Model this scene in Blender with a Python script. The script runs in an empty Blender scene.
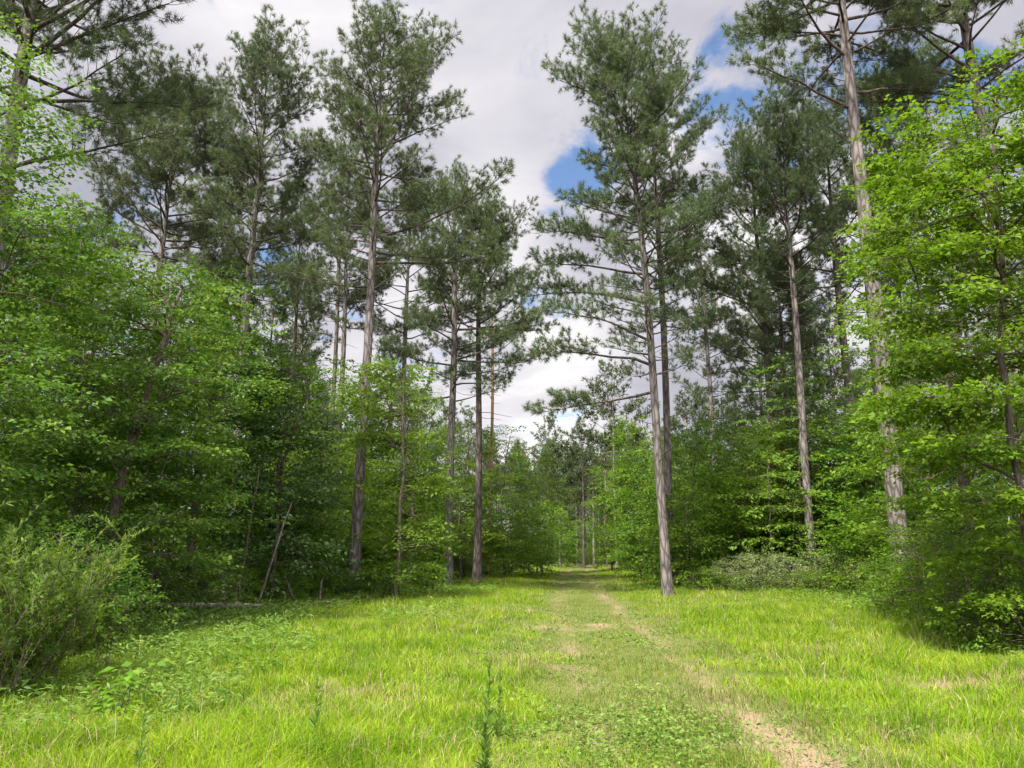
import bpy, math, random
import numpy as np
from mathutils import Vector

S = bpy.context.scene
COL = S.collection
PITCH = math.radians(12.3)
CP, SP = math.cos(PITCH), math.sin(PITCH)
F = 769.0

# ------------------------------------------------------------------ terrain
def vnoise(x, y, s, seed=0):
    x = np.asarray(x, float) / s; y = np.asarray(y, float) / s
    xi = np.floor(x).astype(np.int64); yi = np.floor(y).astype(np.int64)
    fx = x - xi; fy = y - yi
    fx = fx * fx * (3 - 2 * fx); fy = fy * fy * (3 - 2 * fy)
    def h(a, b):
        n = (a * 374761393 + b * 668265263 + seed * 974711) & 0x7fffffff
        n = ((n ^ (n >> 13)) * 1274126177) & 0x7fffffff
        n = n ^ (n >> 16)
        return (n & 0xffff) / 65535.0
    return (h(xi, yi) * (1 - fx) + h(xi + 1, yi) * fx) * (1 - fy) + (h(xi, yi + 1) * (1 - fx) + h(xi + 1, yi + 1) * fx) * fy

def track_c(y):
    y = np.asarray(y, float)
    return 1.3 + 0.03 * y + 0.0005 * y * y

def ground(x, y):
    x = np.asarray(x, float); y = np.asarray(y, float)
    d = np.exp(-np.hypot(x, y) / 400.0)
    z = (vnoise(x, y, 9.0, 1) - 0.5) * 0.16 + (vnoise(x, y, 3.0, 2) - 0.5) * 0.06
    z = z * d
    u = x - track_c(y)
    z = z - 0.05 * (np.exp(-((u - 0.8) / 0.25) ** 2) + np.exp(-((u + 0.8) / 0.25) ** 2)) * (y < 90)
    return z

EYE = 1.6 + float(ground(0, 0))
eLx = [0, 10, 20, 28, 38, 48, 55, 70, 85, 120]; eLv = [-7.5, -7, -7.2, -6.4, -5.2, -2.6, -1.4, .3, 1.2, 2.0]
eRx = [0, 13, 18, 26, 31, 33, 40, 54, 70, 85, 120]; eRv = [9.3, 10, 11, 13.2, 12.8, 7.6, 8, 9.7, 10.5, 11.5, 16]
def edge_l(y): return np.interp(y, eLx, eLv) + (vnoise(y, 0 * np.asarray(y, float), 3, 8) - .5) * 1.2
def edge_r(y): return np.interp(y, eRx, eRv) + (vnoise(y, 0 * np.asarray(y, float) + 50, 3, 9) - .5) * 1.2

def px_x(px, Y, z=0.0):
    return (px - 512) / F * (Y * CP + (z - 1.6) * SP)
def py_z(py, Y):
    v = (384 - py) / F
    return 1.6 + Y * (v * CP + SP) / (CP - v * SP)
def pix_dir(px, py):
    a = (px - 512) / F; b = (384 - py) / F
    return Vector((a, CP - b * SP, SP + b * CP)).normalized()
def pix_ground(px, py):
    d = pix_dir(px, py); t = 1.6 / -d.z
    return d.x * t, d.y * t

def rut_mask(x, y):
    u = x - track_c(y)
    r = np.maximum(np.exp(-((u - 0.8) / 0.3) ** 2), 0.8 * np.exp(-((u + 0.8) / 0.26) ** 2))
    n = vnoise(x * 1.6, y * 0.6, 1.1, 21) * .6 + vnoise(x, y, .35, 22) * .4
    n2 = vnoise(x * 1.3, y * .35, 1.6, 23)
    near = np.exp(-((x - 2.3) / .8) ** 2 - ((y - 6.6) / 1.6) ** 2)
    return np.clip((r * (.62 + .3 * n2 + .7 * near) + n - 1.1) * 1.7, 0, .92)
PATCHES = [(*pix_ground(975, 684), 1.3, .7), (*pix_ground(790, 752), .5, .7), (*pix_ground(405, 608), 1.2, 1.0),
           (*pix_ground(205, 612), 1.0, .8), (*pix_ground(545, 628), .3, .9), (*pix_ground(557, 664), .22, .4),
           (*pix_ground(600, 628), .5, 1.2), (*pix_ground(520, 612), .5, 1.0), (*pix_ground(375, 690), .7, .5), (*pix_ground(505, 655), .3, .6)]
def wear_mask(x, y):
    u = x - track_c(y) + (vnoise(x * 0, y, 4, 25) - .5) * .35
    r = np.maximum(np.exp(-((u - 0.8) / 0.25) ** 2), 0.9 * np.exp(-((u + 0.8) / 0.22) ** 2))
    return r * np.clip(.02 + 1.15 * vnoise(x, y, .9, 26), 0, 1) * np.clip((60 - y) / 35, .3, 1)
def dirt_mask(x, y):
    m = rut_mask(x, y) * np.clip((95 - y) / 10, 0, 1)
    m = np.maximum(m, .62 * np.clip(wear_mask(x, y), 0, 1))
    n = vnoise(x, y, .5, 31)
    for (a, b, rx, ry) in PATCHES:
        d = np.exp(-((x - a) / rx) ** 2 - ((y - b) / ry) ** 2)
        m = np.maximum(m, np.clip((d * .8 + n * .9 - .85) * 1.5, 0, .85))
    return m

# ------------------------------------------------------------------ mesh helpers
def raw_mesh(name, verts, loops, starts, totals, mat, smooth=False, attr=None):
    me = bpy.data.meshes.new(name)
    me.vertices.add(len(verts)); me.vertices.foreach_set('co', np.ascontiguousarray(verts, np.float32).ravel())
    me.loops.add(len(loops)); me.loops.foreach_set('vertex_index', np.ascontiguousarray(loops, np.int32))
    me.polygons.add(len(starts)); me.polygons.foreach_set('loop_start', np.ascontiguousarray(starts, np.int32))
    me.polygons.foreach_set('loop_total', np.ascontiguousarray(totals, np.int32))
    if smooth: me.polygons.foreach_set('use_smooth', np.ones(len(starts), bool))
    if attr is not None:
        for k, v in attr.items():
            a = me.attributes.new(k, 'FLOAT', 'POINT'); a.data.foreach_set('value', np.ascontiguousarray(v, np.float32))
    me.materials.append(mat)
    me.update(calc_edges=True)
    return me

def facets(name, arrs, mat):
    """loose polygons: list of (N,k,3) arrays"""
    V = []; tot = []
    for a in arrs:
        if len(a) == 0: continue
        V.append(a.reshape(-1, 3)); tot.append(np.full(a.shape[0], a.shape[1]))
    V = np.concatenate(V); tot = np.concatenate(tot)
    st = np.concatenate([[0], np.cumsum(tot)[:-1]])
    return raw_mesh(name, V, np.arange(len(V)), st, tot, mat)

def tube_mesh(name, polys, mat, mat2=None):
    """polys: list of (pts(n,3), radii(n), sides)"""
    groups = {}
    for p, r, m in polys: groups.setdefault((len(p), m), []).append((p, r))
    V = []; L = []; off = 0; nq = 0
    for (n, m), lst in groups.items():
        P = np.array([a for a, _ in lst]); R = np.array([b for _, b in lst]); K = len(lst)
        T = np.gradient(P, axis=1); T /= np.linalg.norm(T, axis=2, keepdims=True) + 1e-9
        mean = np.abs(T.mean(1)); ref = np.where(mean[:, 2:3] > .8, np.array([[1., 0, 0]]), np.array([[0, 0, 1.]]))[:, None, :]
        U = np.cross(T, np.broadcast_to(ref, T.shape)); U /= np.linalg.norm(U, axis=2, keepdims=True) + 1e-9
        W = np.cross(T, U)
        an = np.arange(m) / m * 2 * np.pi
        ring = P[:, :, None, :] + R[:, :, None, None] * (U[:, :, None, :] * np.cos(an)[:, None] + W[:, :, None, :] * np.sin(an)[:, None])
        V.append(ring.reshape(-1, 3))
        idx = np.arange(K * n * m).reshape(K, n, m) + off
        a = idx[:, :-1, :]; b = np.roll(idx, -1, axis=2)[:, :-1, :]; c = np.roll(idx, -1, axis=2)[:, 1:, :]; d = idx[:, 1:, :]
        q = np.stack([a, b, c, d], -1).reshape(-1, 4); L.append(q.ravel()); nq += len(q)
        off += K * n * m
    V = np.concatenate(V); L = np.concatenate(L)
    me = raw_mesh(name, V, L, np.arange(nq) * 4, np.full(nq, 4), mat, smooth=True)
    if mat2 is not None:      # the first polyline is the stem, all others are limbs
        me.materials.append(mat2); n0, m0 = len(polys[0][0]), polys[0][2]
        mi = np.ones(nq, np.int32); o = 0
        for (n, m), lst in groups.items():
            if (n, m) == (n0, m0): mi[o:o + (n0 - 1) * m0] = 0
            o += len(lst) * (n - 1) * m
        me.polygons.foreach_set('material_index', mi)
    return me

def link(name, data, parent=None, loc=None):
    o = bpy.data.objects.new(name, data); COL.objects.link(o)
    if parent is not None: o.parent = parent
    if loc is not None: o.location = loc
    return o
def tag(o, label, cat, group=None, kind=None):
    if label: o['label'] = label
    if cat: o['category'] = cat
    if group: o['group'] = group
    if kind: o['kind'] = kind
    return o
def thing(name, parts, label, cat, loc, rz=0, sc=1, group=None):
    e = bpy.data.objects.new(name, None); COL.objects.link(e); e.empty_display_size = .3
    e.location = loc; e.rotation_euler = (0, 0, rz); e.scale = (sc, sc, sc) if not isinstance(sc, tuple) else sc
    tag(e, label, cat, group)
    for n, me in parts: link(n, me, e)
    return e
def dup(src, loc, rz, sc, label, group=None):
    r = src.copy(); COL.objects.link(r); r.location = loc; r.rotation_euler = (0, 0, rz)
    r.scale = (sc, sc, sc) if not isinstance(sc, tuple) else sc
    r['label'] = label
    if group: r['group'] = group
    elif 'group' in r: del r['group']
    for ch in src.children:
        c = ch.copy(); COL.objects.link(c); c.parent = r
    return r

# ------------------------------------------------------------------ materials
def newmat(name):
    m = bpy.data.materials.new(name); m.use_nodes = True; nt = m.node_tree; nt.nodes.clear()
    return m, nt, nt.nodes, nt.links
def N(nodes, t, **kw):
    n = nodes.new(t)
    for k, v in kw.items():
        if k.startswith('i_'):
            key = k[2:]; key = int(key) if key.isdigit() else key.replace('_', ' ')
            n.inputs[key].default_value = v
        else: setattr(n, k, v)
    return n
def ramp(nodes, stops, interp='LINEAR'):
    r = nodes.new('ShaderNodeValToRGB'); r.color_ramp.interpolation = interp
    e = r.color_ramp.elements
    while len(e) < len(stops): e.new(.5)
    for el, (p, c) in zip(e, stops): el.position = p; el.color = (*c, 1)
    return r

def leaf_mat(name, stops, trans=.4, tint=(1.15, 1.15, .55), rough=.5, spec=.12, var=.12, big=1.5):
    m, nt, nd, ln = newmat(name)
    geo = N(nd, 'ShaderNodeNewGeometry'); oi = N(nd, 'ShaderNodeObjectInfo'); tc = N(nd, 'ShaderNodeTexCoord')
    noi = N(nd, 'ShaderNodeTexNoise', i_Scale=big, i_Detail=2.0)
    ln.new(tc.outputs['Object'], noi.inputs['Vector'])
    a = N(nd, 'ShaderNodeMath', operation='MULTIPLY', i_1=.55); ln.new(geo.outputs['Random Per Island'], a.inputs[0])
    b = N(nd, 'ShaderNodeMath', operation='MULTIPLY_ADD', i_1=1.3, i_2=-.42); ln.new(noi.outputs['Fac'], b.inputs[0])
    c = N(nd, 'ShaderNodeMath', operation='ADD'); ln.new(a.outputs[0], c.inputs[0]); ln.new(b.outputs[0], c.inputs[1])
    r = ramp(nd, stops); ln.new(c.outputs[0], r.inputs['Fac'])
    hs = N(nd, 'ShaderNodeHueSaturation')
    h1 = N(nd, 'ShaderNodeMath', operation='MULTIPLY_ADD', i_1=.022, i_2=.486); ln.new(oi.outputs['Random'], h1.inputs[0])
    h2 = N(nd, 'ShaderNodeMath', operation='MULTIPLY_ADD', i_1=var * 2, i_2=1 - var)
    f = N(nd, 'ShaderNodeMath', operation='FRACT'); g = N(nd, 'ShaderNodeMath', operation='MULTIPLY', i_1=7.31)
    ln.new(oi.outputs['Random'], g.inputs[0]); ln.new(g.outputs[0], f.inputs[0]); ln.new(f.outputs[0], h2.inputs[0])
    ln.new(h1.outputs[0], hs.inputs['Hue']); ln.new(h2.outputs[0], hs.inputs['Value']); ln.new(r.outputs[0], hs.inputs['Color'])
    p = N(nd, 'ShaderNodeBsdfPrincipled', i_Roughness=rough); p.inputs['Specular IOR Level'].default_value = spec
    ln.new(hs.outputs[0], p.inputs['Base Color'])
    mu = N(nd, 'ShaderNodeMix', data_type='RGBA', blend_type='MULTIPLY'); mu.inputs[0].default_value = 1; mu.inputs[7].default_value = (*tint, 1)
    ln.new(hs.outputs[0], mu.inputs[6])
    t = N(nd, 'ShaderNodeBsdfTranslucent'); ln.new(mu.outputs[2], t.inputs['Color'])
    mx = N(nd, 'ShaderNodeMixShader', i_0=trans); ln.new(p.outputs[0], mx.inputs[1]); ln.new(t.outputs[0], mx.inputs[2])
    o = N(nd, 'ShaderNodeOutputMaterial'); ln.new(mx.outputs[0], o.inputs['Surface'])
    return m

def bark_mat(name, light, dark, sc=9.0, squash=.22, bump=.6, lichen=None):
    m, nt, nd, ln = newmat(name)
    tc = N(nd, 'ShaderNodeTexCoord'); mp = N(nd, 'ShaderNodeMapping'); mp.inputs['Scale'].default_value = (1, 1, squash)
    ln.new(tc.outputs['Object'], mp.inputs['Vector'])
    n0 = N(nd, 'ShaderNodeTexNoise', i_Scale=sc * .8, i_Detail=4.0); ln.new(mp.outputs[0], n0.inputs['Vector'])
    vm = N(nd, 'ShaderNodeVectorMath', operation='MULTIPLY_ADD'); vm.inputs[1].default_value = (.12,) * 3
    ln.new(n0.outputs['Color'], vm.inputs[0]); ln.new(mp.outputs[0], vm.inputs[2])
    vo = N(nd, 'ShaderNodeTexVoronoi', feature='DISTANCE_TO_EDGE', i_Scale=sc); ln.new(vm.outputs[0], vo.inputs['Vector'])
    r = ramp(nd, [(0.0, dark), (.12, tuple(.5 * a + .5 * b for a, b in zip(light, dark))), (.35, light)]); ln.new(vo.outputs['Distance'], r.inputs['Fac'])
    n1 = N(nd, 'ShaderNodeTexNoise', i_Scale=1.3, i_Detail=5.0); ln.new(tc.outputs['Object'], n1.inputs['Vector'])
    r1 = ramp(nd, [(.3, (.62, .6, .6)), (.7, (1.2, 1.15, 1.1))]); ln.new(n1.outputs['Fac'], r1.inputs['Fac'])
    mu = N(nd, 'ShaderNodeMix', data_type='RGBA', blend_type='MULTIPLY'); mu.inputs[0].default_value = 1
    ln.new(r.outputs[0], mu.inputs[6]); ln.new(r1.outputs[0], mu.inputs[7])
    p = N(nd, 'ShaderNodeBsdfPrincipled', i_Roughness=.92); p.inputs['Specular IOR Level'].default_value = .15
    ln.new(mu.outputs[2], p.inputs['Base Color'])
    bp = N(nd, 'ShaderNodeBump', i_Strength=bump, i_Distance=.03); ln.new(vo.outputs['Distance'], bp.inputs['Height']); ln.new(bp.outputs[0], p.inputs['Normal'])
    o = N(nd, 'ShaderNodeOutputMaterial'); ln.new(p.outputs[0], o.inputs['Surface'])
    return m

M = {}
M['pine_bark'] = bark_mat('pine_bark', (.19, .172, .158), (.048, .042, .038), sc=7.0, bump=.9)
M['pine_bark_dark'] = bark_mat('pine_bark_dark', (.13, .112, .1), (.035, .028, .025), sc=7.0, bump=.9)
M['pine_bark_orange'] = bark_mat('pine_bark_orange', (.42, .25, .13), (.16, .09, .05))
M['pine_bark_pale'] = bark_mat('pine_bark_pale', (.36, .32, .28), (.14, .11, .1), sc=5)
M['limb_bark'] = bark_mat('pine_limb_bark', (.1, .082, .07), (.035, .028, .024))
M['bark'] = bark_mat('grey_bark', (.14, .12, .095), (.05, .042, .033), sc=14, squash=.3, bump=.3)
M['dead_wood'] = bark_mat('dead_wood', (.3, .27, .23), (.12, .1, .08), sc=11, squash=.15, bump=.3)
M['needle'] = leaf_mat('pine_needles', [(0, (.04, .064, .026)), (.5, (.068, .1, .038)), (1, (.12, .155, .06))], trans=.38, tint=(1.1, 1.1, .75), rough=.45, spec=.3, var=.16, big=1.6)
M['leaf_deep'] = leaf_mat('deep_leaves', [(0, (.04, .1, .017)), (.5, (.072, .15, .024)), (1, (.14, .222, .033))], trans=.42)
M['leaf_mid'] = leaf_mat('mid_leaves', [(0, (.055, .12, .015)), (.5, (.098, .184, .022)), (1, (.178, .258, .031))], trans=.45)
M['leaf_bright'] = leaf_mat('bright_leaves', [(0, (.048, .12, .012)), (.5, (.093, .188, .016)), (1, (.17, .272, .027))], trans=.45, tint=(1.1, 1.15, .5))
M['leaf_blue'] = leaf_mat('bluish_leaves', [(0, (.04, .09, .03)), (.5, (.065, .13, .042)), (1, (.11, .17, .055))], trans=.38)
M['leaf_pale'] = leaf_mat('pale_bramble_leaves', [(0, (.1, .16, .05)), (.55, (.18, .24, .09)), (1, (.34, .38, .22))], trans=.4, spec=.5)
M['feather'] = leaf_mat('feathery_leaves', [(0, (.05, .11, .014)), (.5, (.1, .175, .022)), (1, (.19, .27, .04))], trans=.45)
M['grass'] = leaf_mat('meadow_grass', [(0, (.048, .113, .007)), (.25, (.1, .193, .009)), (.55, (.17, .274, .012)), (.85, (.255, .34, .019)), (1, (.35, .345, .08))], trans=.45, tint=(1.2, 1.1, .5), rough=.55, spec=.1, big=1.1)
M['short_grass'] = leaf_mat('track_grass', [(0, (.055, .11, .007)), (.5, (.105, .18, .01)), (.85, (.17, .235, .016)), (1, (.26, .235, .06))], trans=.35, big=.8)
M['straw'] = leaf_mat('dry_straw', [(0, (.2, .15, .08)), (.5, (.3, .24, .13)), (1, (.4, .33, .19))], trans=.3, tint=(1.1, 1, .8))
M['weed'] = leaf_mat('weed_leaves', [(0, (.06, .13, .02)), (.5, (.1, .185, .03)), (1, (.18, .26, .06))], trans=.4)
M['under'] = leaf_mat('undergrowth_leaves', [(0, (.03, .065, .015)), (.5, (.05, .1, .02)), (1, (.1, .15, .03))], trans=.4)
M['stalk'] = leaf_mat('weed_stalk', [(0, (.07, .12, .02)), (1, (.12, .18, .03))], trans=.1)
M['brown_stalk'] = leaf_mat('dry_stalk', [(0, (.1, .075, .045)), (1, (.17, .13, .08))], trans=.1)

def ground_mat(name, on_track):
    m, nt, nd, ln = newmat(name)
    tc = N(nd, 'ShaderNodeTexCoord')
    at = N(nd, 'ShaderNodeAttribute', attribute_name='dirt'); fo = N(nd, 'ShaderNodeAttribute', attribute_name='forest')
    n1 = N(nd, 'ShaderNodeTexNoise', i_Scale=1.1, i_Detail=6.0); n2 = N(nd, 'ShaderNodeTexNoise', i_Scale=22.0, i_Detail=5.0)
    n3 = N(nd, 'ShaderNodeTexNoise', i_Scale=70.0, i_Detail=3.0)
    for n in (n1, n2, n3): ln.new(tc.outputs['Object'], n.inputs['Vector'])
    gr = ramp(nd, [(.25, (.06, .085, .018)), (.5, (.1, .12, .03)), (.75, (.19, .16, .07))]); ln.new(n2.outputs['Fac'], gr.inputs['Fac'])
    di = ramp(nd, [(.25, (.1, .07, .04)), (.5, (.205, .15, .088)), (.75, (.37, .285, .175))]); ln.new(n3.outputs['Fac'], di.inputs['Fac'])
    li = ramp(nd, [(.25, (.05, .033, .02)), (.5, (.11, .075, .045)), (.75, (.2, .14, .085))]); ln.new(n3.outputs['Fac'], li.inputs['Fac'])
    md = N(nd, 'ShaderNodeMath', operation='MULTIPLY_ADD', i_1=.6, i_2=-.3); ln.new(n2.outputs['Fac'], md.inputs[0])
    ad = N(nd, 'ShaderNodeMath', operation='ADD', use_clamp=True); ln.new(at.outputs['Fac'], ad.inputs[0]); ln.new(md.outputs[0], ad.inputs[1])
    st = ramp(nd, [(.1, (0, 0, 0)), (.75, (1, 1, 1))]); ln.new(ad.outputs[0], st.inputs['Fac'])
    a = N(nd, 'ShaderNodeMix', data_type='RGBA'); ln.new(st.outputs[0], a.inputs[0]); ln.new(gr.outputs[0], a.inputs[6]); ln.new(di.outputs[0], a.inputs[7])
    b = N(nd, 'ShaderNodeMix', data_type='RGBA'); ln.new(fo.outputs['Fac'], b.inputs[0]); ln.new(a.outputs[2], b.inputs[6]); ln.new(li.outputs[0], b.inputs[7])
    p = N(nd, 'ShaderNodeBsdfPrincipled', i_Roughness=.95); p.inputs['Specular IOR Level'].default_value = .1
    ln.new(b.outputs[2], p.inputs['Base Color'])
    bp = N(nd, 'ShaderNodeBump', i_Strength=.7, i_Distance=.03); ln.new(n3.outputs['Fac'], bp.inputs['Height']); ln.new(bp.outputs[0], p.inputs['Normal'])
    o = N(nd, 'ShaderNodeOutputMaterial'); ln.new(p.outputs[0], o.inputs['Surface'])
    return m

# ------------------------------------------------------------------ ground sheet and track
def grid_sheet(name, X, Y, z_off, mat):
    nx, ny = X.shape
    Z = ground(X, Y) + z_off
    V = np.stack([X, Y, Z], -1).reshape(-1, 3)
    i = np.arange(nx * ny).reshape(nx, ny)
    q = np.stack([i[:-1, :-1], i[1:, :-1], i[1:, 1:], i[:-1, 1:]], -1).reshape(-1, 4)
    dm = dirt_mask(V[:, 0], V[:, 1])
    fo = np.clip(np.maximum(edge_l(V[:, 1]) - V[:, 0], V[:, 0] - edge_r(V[:, 1])) / .8 + .3, 0, 1)
    return raw_mesh(name, V, q.ravel(), np.arange(len(q)) * 4, np.full(len(q), 4), mat, True, {'dirt': dm * (1 - fo), 'forest': fo})
def graded(lo, hi, step, far, grow=1.25):
    v = list(np.arange(lo, hi + step, step)); s = step
    while v[-1] < far: s *= grow; v.append(v[-1] + s)
    w = []; s = step; x = lo
    while x > -far: s *= grow; x -= s; w.append(x)
    return np.array(w[::-1] + v)
gx = graded(-16, 16, .2, 1500); gy = graded(-2, 45, .2, 1500)
X, Y = np.meshgrid(gx, gy, indexing='ij')
tag(link('ground', grid_sheet('ground', X, Y, 0, ground_mat('forest_ground', False))), None, None, kind='structure')
ty = np.arange(-3, 95, .16); tu = np.linspace(-1.45, 1.45, 30)
Yt, U = np.meshgrid(ty, tu, indexing='ij'); Xt = track_c(Yt) + U
tm = grid_sheet('dirt_track', Xt, Yt, .012, ground_mat('track_soil', True))
tm.flip_normals()
tag(link('dirt_track', tm), None, None, kind='structure')

# ------------------------------------------------------------------ grass
def in_view(x, y, pad=3.0): return np.abs(x) < .69 * y + pad
def blades(rng, x, y, h, w, lean, seg=True):
    n = len(x); z = ground(x, y)
    base = np.stack([x, y, z - .01], -1)
    a = rng.uniform(0, 2 * np.pi, n); side = np.stack([np.cos(a), np.sin(a), 0 * a], -1) * (w / 2)[:, None]
    b = rng.uniform(0, 2 * np.pi, n); le = np.abs(rng.normal(0, lean, n)) * h
    ld = np.stack([np.cos(b) * le, np.sin(b) * le, 0 * b], -1); up = np.zeros((n, 3)); up[:, 2] = h
    if seg:
        mid = base + up * .55 + ld * .3; tip = base + up * (1 - .15 * (le / h)[:, None]) + ld
        q = np.stack([base - side, base + side, mid + side * .8, mid - side * .8], 1)
        t = np.stack([mid - side * .8, mid + side * .8, tip], 1)
        # share vertices so a blade is one island
        V = np.stack([base - side, base + side, mid + side * .8, mid - side * .8, tip], 1).reshape(-1, 3)
        o = np.arange(n)[:, None] * 5
        L = np.concatenate([o, o + 1, o + 2, o + 3, o + 3, o + 2, o + 4], 1).ravel()
        tot = np.tile([4, 3], n)
        return V, L, tot
    tip = base + up + ld
    V = np.stack([base - side, base + side, tip], 1).reshape(-1, 3)
    return V, np.arange(n * 3), np.full(n, 3)
def grass_obj(name, mat, lists):
    V = []; L = []; T = []; off = 0
    for v, l, t in lists: V.append(v); L.append(l + off); T.append(t); off += len(v)
    V = np.concatenate(V); L = np.concatenate(L); T = np.concatenate(T)
    st = np.concatenate([[0], np.cumsum(T)[:-1]])
    return tag(link(name, raw_mesh(name, V, L, st, T, mat)), None, None, kind='stuff')

def sample(rng, n, y0, y1, p):
    """positions with density falling as y**-p"""
    q = 2 - p
    u = rng.uniform(0, 1, n); y = (y0 ** q + u * (y1 ** q - y0 ** q)) ** (1 / q)
    x = rng.uniform(-1, 1, n) * (.69 * y + 3)
    return x, y
rng = np.random.default_rng(5)
x, y = sample(rng, 900000, 3.5, 95, 1.75)
el, er = edge_l(y), edge_r(y)
k = (x > el - .6) & (x < er + .6)
x, y, el, er = x[k], y[k], el[k], er[k]
u = np.abs(x - track_c(y)); dm = dirt_mask(x, y)
tall = np.clip((u - .7) / 1.3 + (vnoise(x, y, .9, 41) - .5) * 1.7, 0, 1)
clump = vnoise(x, y, .45, 42) * .5 + vnoise(x, y, 1.7, 43) * .5
keep = rng.uniform(0, 1, len(x)) > dm * .93
keep &= rng.uniform(0, 1, len(x)) < (.3 + clump * 1.1) * np.clip(.15 + (x - el) / 4.5, .12, 1)
x, y, el, er, tall, clump, u = x[keep], y[keep], el[keep], er[keep], tall[keep], clump[keep], u[keep]
h = (.05 + .06 * clump) * (1 - tall) + tall * (.05 + .19 * clump * clump + .05 * clump)
h *= rng.uniform(.55, 1.25, len(x)) * (1 + .35 * np.clip((u - 1.8) / 1.5, 0, 1) + .7 * np.clip(1 - np.minimum(x - el, er - x) / 2.5, 0, 1))
w = .0062 * np.sqrt(np.maximum(y, 5) / 7) * rng.uniform(.7, 1.4, len(x)) * (.75 + .5 * tall)
kind = rng.uniform(0, 1, len(x))
wr = np.clip(wear_mask(x, y), 0, 1)
straw = kind < .07 + .25 * wr + .3 * np.clip(dirt_mask(x + .25, y) + dirt_mask(x - .25, y), 0, 1) + .16 * np.clip((vnoise(x, y, 1.8, 45) - .55) * 6, 0, 1)
short = (~straw) & (tall < .5)
tl = (~straw) & (tall >= .5)
near = y < 26
def two(mask, lean):
    a = mask & near; b = mask & ~near; out = []
    if a.any(): out.append(blades(rng, x[a], y[a], h[a], w[a], lean, True))
    if b.any(): out.append(blades(rng, x[b], y[b], h[b], w[b] * 1.3, lean, False))
    return out
grass_obj('grass', M['grass'], two(tl, .95))
grass_obj('short_grass', M['short_grass'], two(short, .95))
grass_obj('dry_grass', M['straw'], two(straw, .8))
# ragged tall grass seed stems in the meadow
xs, ys = sample(rng, 9000, 4, 60, 1.6)
k = (xs > edge_l(ys)) & (xs < edge_r(ys)) & (np.abs(xs - track_c(ys)) > 1.7) & (vnoise(xs, ys, 2.5, 47) > .45)
xs, ys = xs[k], ys[k]
grass_obj('grass_stems', M['stalk'], [blades(rng, xs, ys, rng.uniform(.25, .5, len(xs)), .005 * np.sqrt(np.maximum(ys, 5) / 6), .25, True)])
xs, ys = sample(rng, 7000, 4, 45, 1.6)
k = (xs > edge_l(ys)) & (xs < edge_r(ys)) & (np.abs(xs - track_c(ys)) > 1.5) & (vnoise(xs, ys, 1.8, 48) > .55)
xs, ys = xs[k], ys[k]
grass_obj('dry_grass_stems', M['straw'], [blades(rng, xs, ys, rng.uniform(.18, .42, len(xs)), .006 * np.sqrt(np.maximum(ys, 5) / 6), .5, True)])

# ------------------------------------------------------------------ foliage templates
def leaf_shape(kind):
    if kind == 'lobed': return np.array([[0, 0, 0], [.3, .48, .06], [.5, .2, .02], [1, 0, -.08], [.5, -.2, .02], [.3, -.48, .06]])
    if kind == 'narrow': return np.array([[0, 0, 0], [.45, .13, .03], [1, 0, -.06], [.45, -.13, .03]])
    return np.array([[0, 0, 0], [.42, .3, .06], [1, 0, -.1], [.42, -.3, .06]])
def place_leaves(rng, pos, dirv, size, shape, flat=.45):
    n = len(pos)
    d = dirv / (np.linalg.norm(dirv, axis=1, keepdims=True) + 1e-9)
    up = np.array([0, 0, 1.]) + rng.normal(0, flat, (n, 3))
    s = np.cross(up, d); s /= np.linalg.norm(s, axis=1, keepdims=True) + 1e-9
    nn = np.cross(d, s)
    sh = shape[None] * size[:, None, None]
    return pos[:, None, :] + sh[..., 0:1] * d[:, None, :] + sh[..., 1:2] * s[:, None, :] + sh[..., 2:3] * nn[:, None, :]
def spray(rng, L, leaf, ns, per, kind, droop=.15, flat=.5):
    P = []; D = []
    def twig(o, az, ln, n, dr):
        for i in range(n):
            t = (i + .6) / n
            p = o + np.array([math.cos(az) * t * ln, math.sin(az) * t * ln, -dr * t * t * ln + rng.normal(0, .025)])
            sgn = 1 if i % 2 else -1
            if i == n - 1: sgn *= .15
            a = az + sgn * rng.uniform(.5, 1.1)
            P.append(p); D.append([math.cos(a), math.sin(a), rng.normal(-.2, .25)])
    twig(np.zeros(3), 0, L, per + 4, droop)
    for j in range(ns):
        t = .08 + .85 * j / ns
        o = np.array([t * L, 0, -droop * t * t * L + rng.normal(0, .05)])
        sgn = 1 if j % 2 else -1
        twig(o, sgn * rng.uniform(.6, 1.15), L * (.62 - .38 * t) * rng.uniform(.7, 1.2), max(2, int(per * (1.1 - .5 * t))), droop)
    P = np.array(P); D = np.array(D)
    return place_leaves(rng, P, D, leaf * rng.uniform(.5, 1.3, len(P)), leaf_shape(kind), flat)
def spray_set(seed, L, leaf, ns, per, kind, n=10, droop=.15, flat=.5):
    r = np.random.default_rng(seed); return [spray(r, L, leaf, ns, per, kind, droop, flat) for _ in range(n)]
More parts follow.
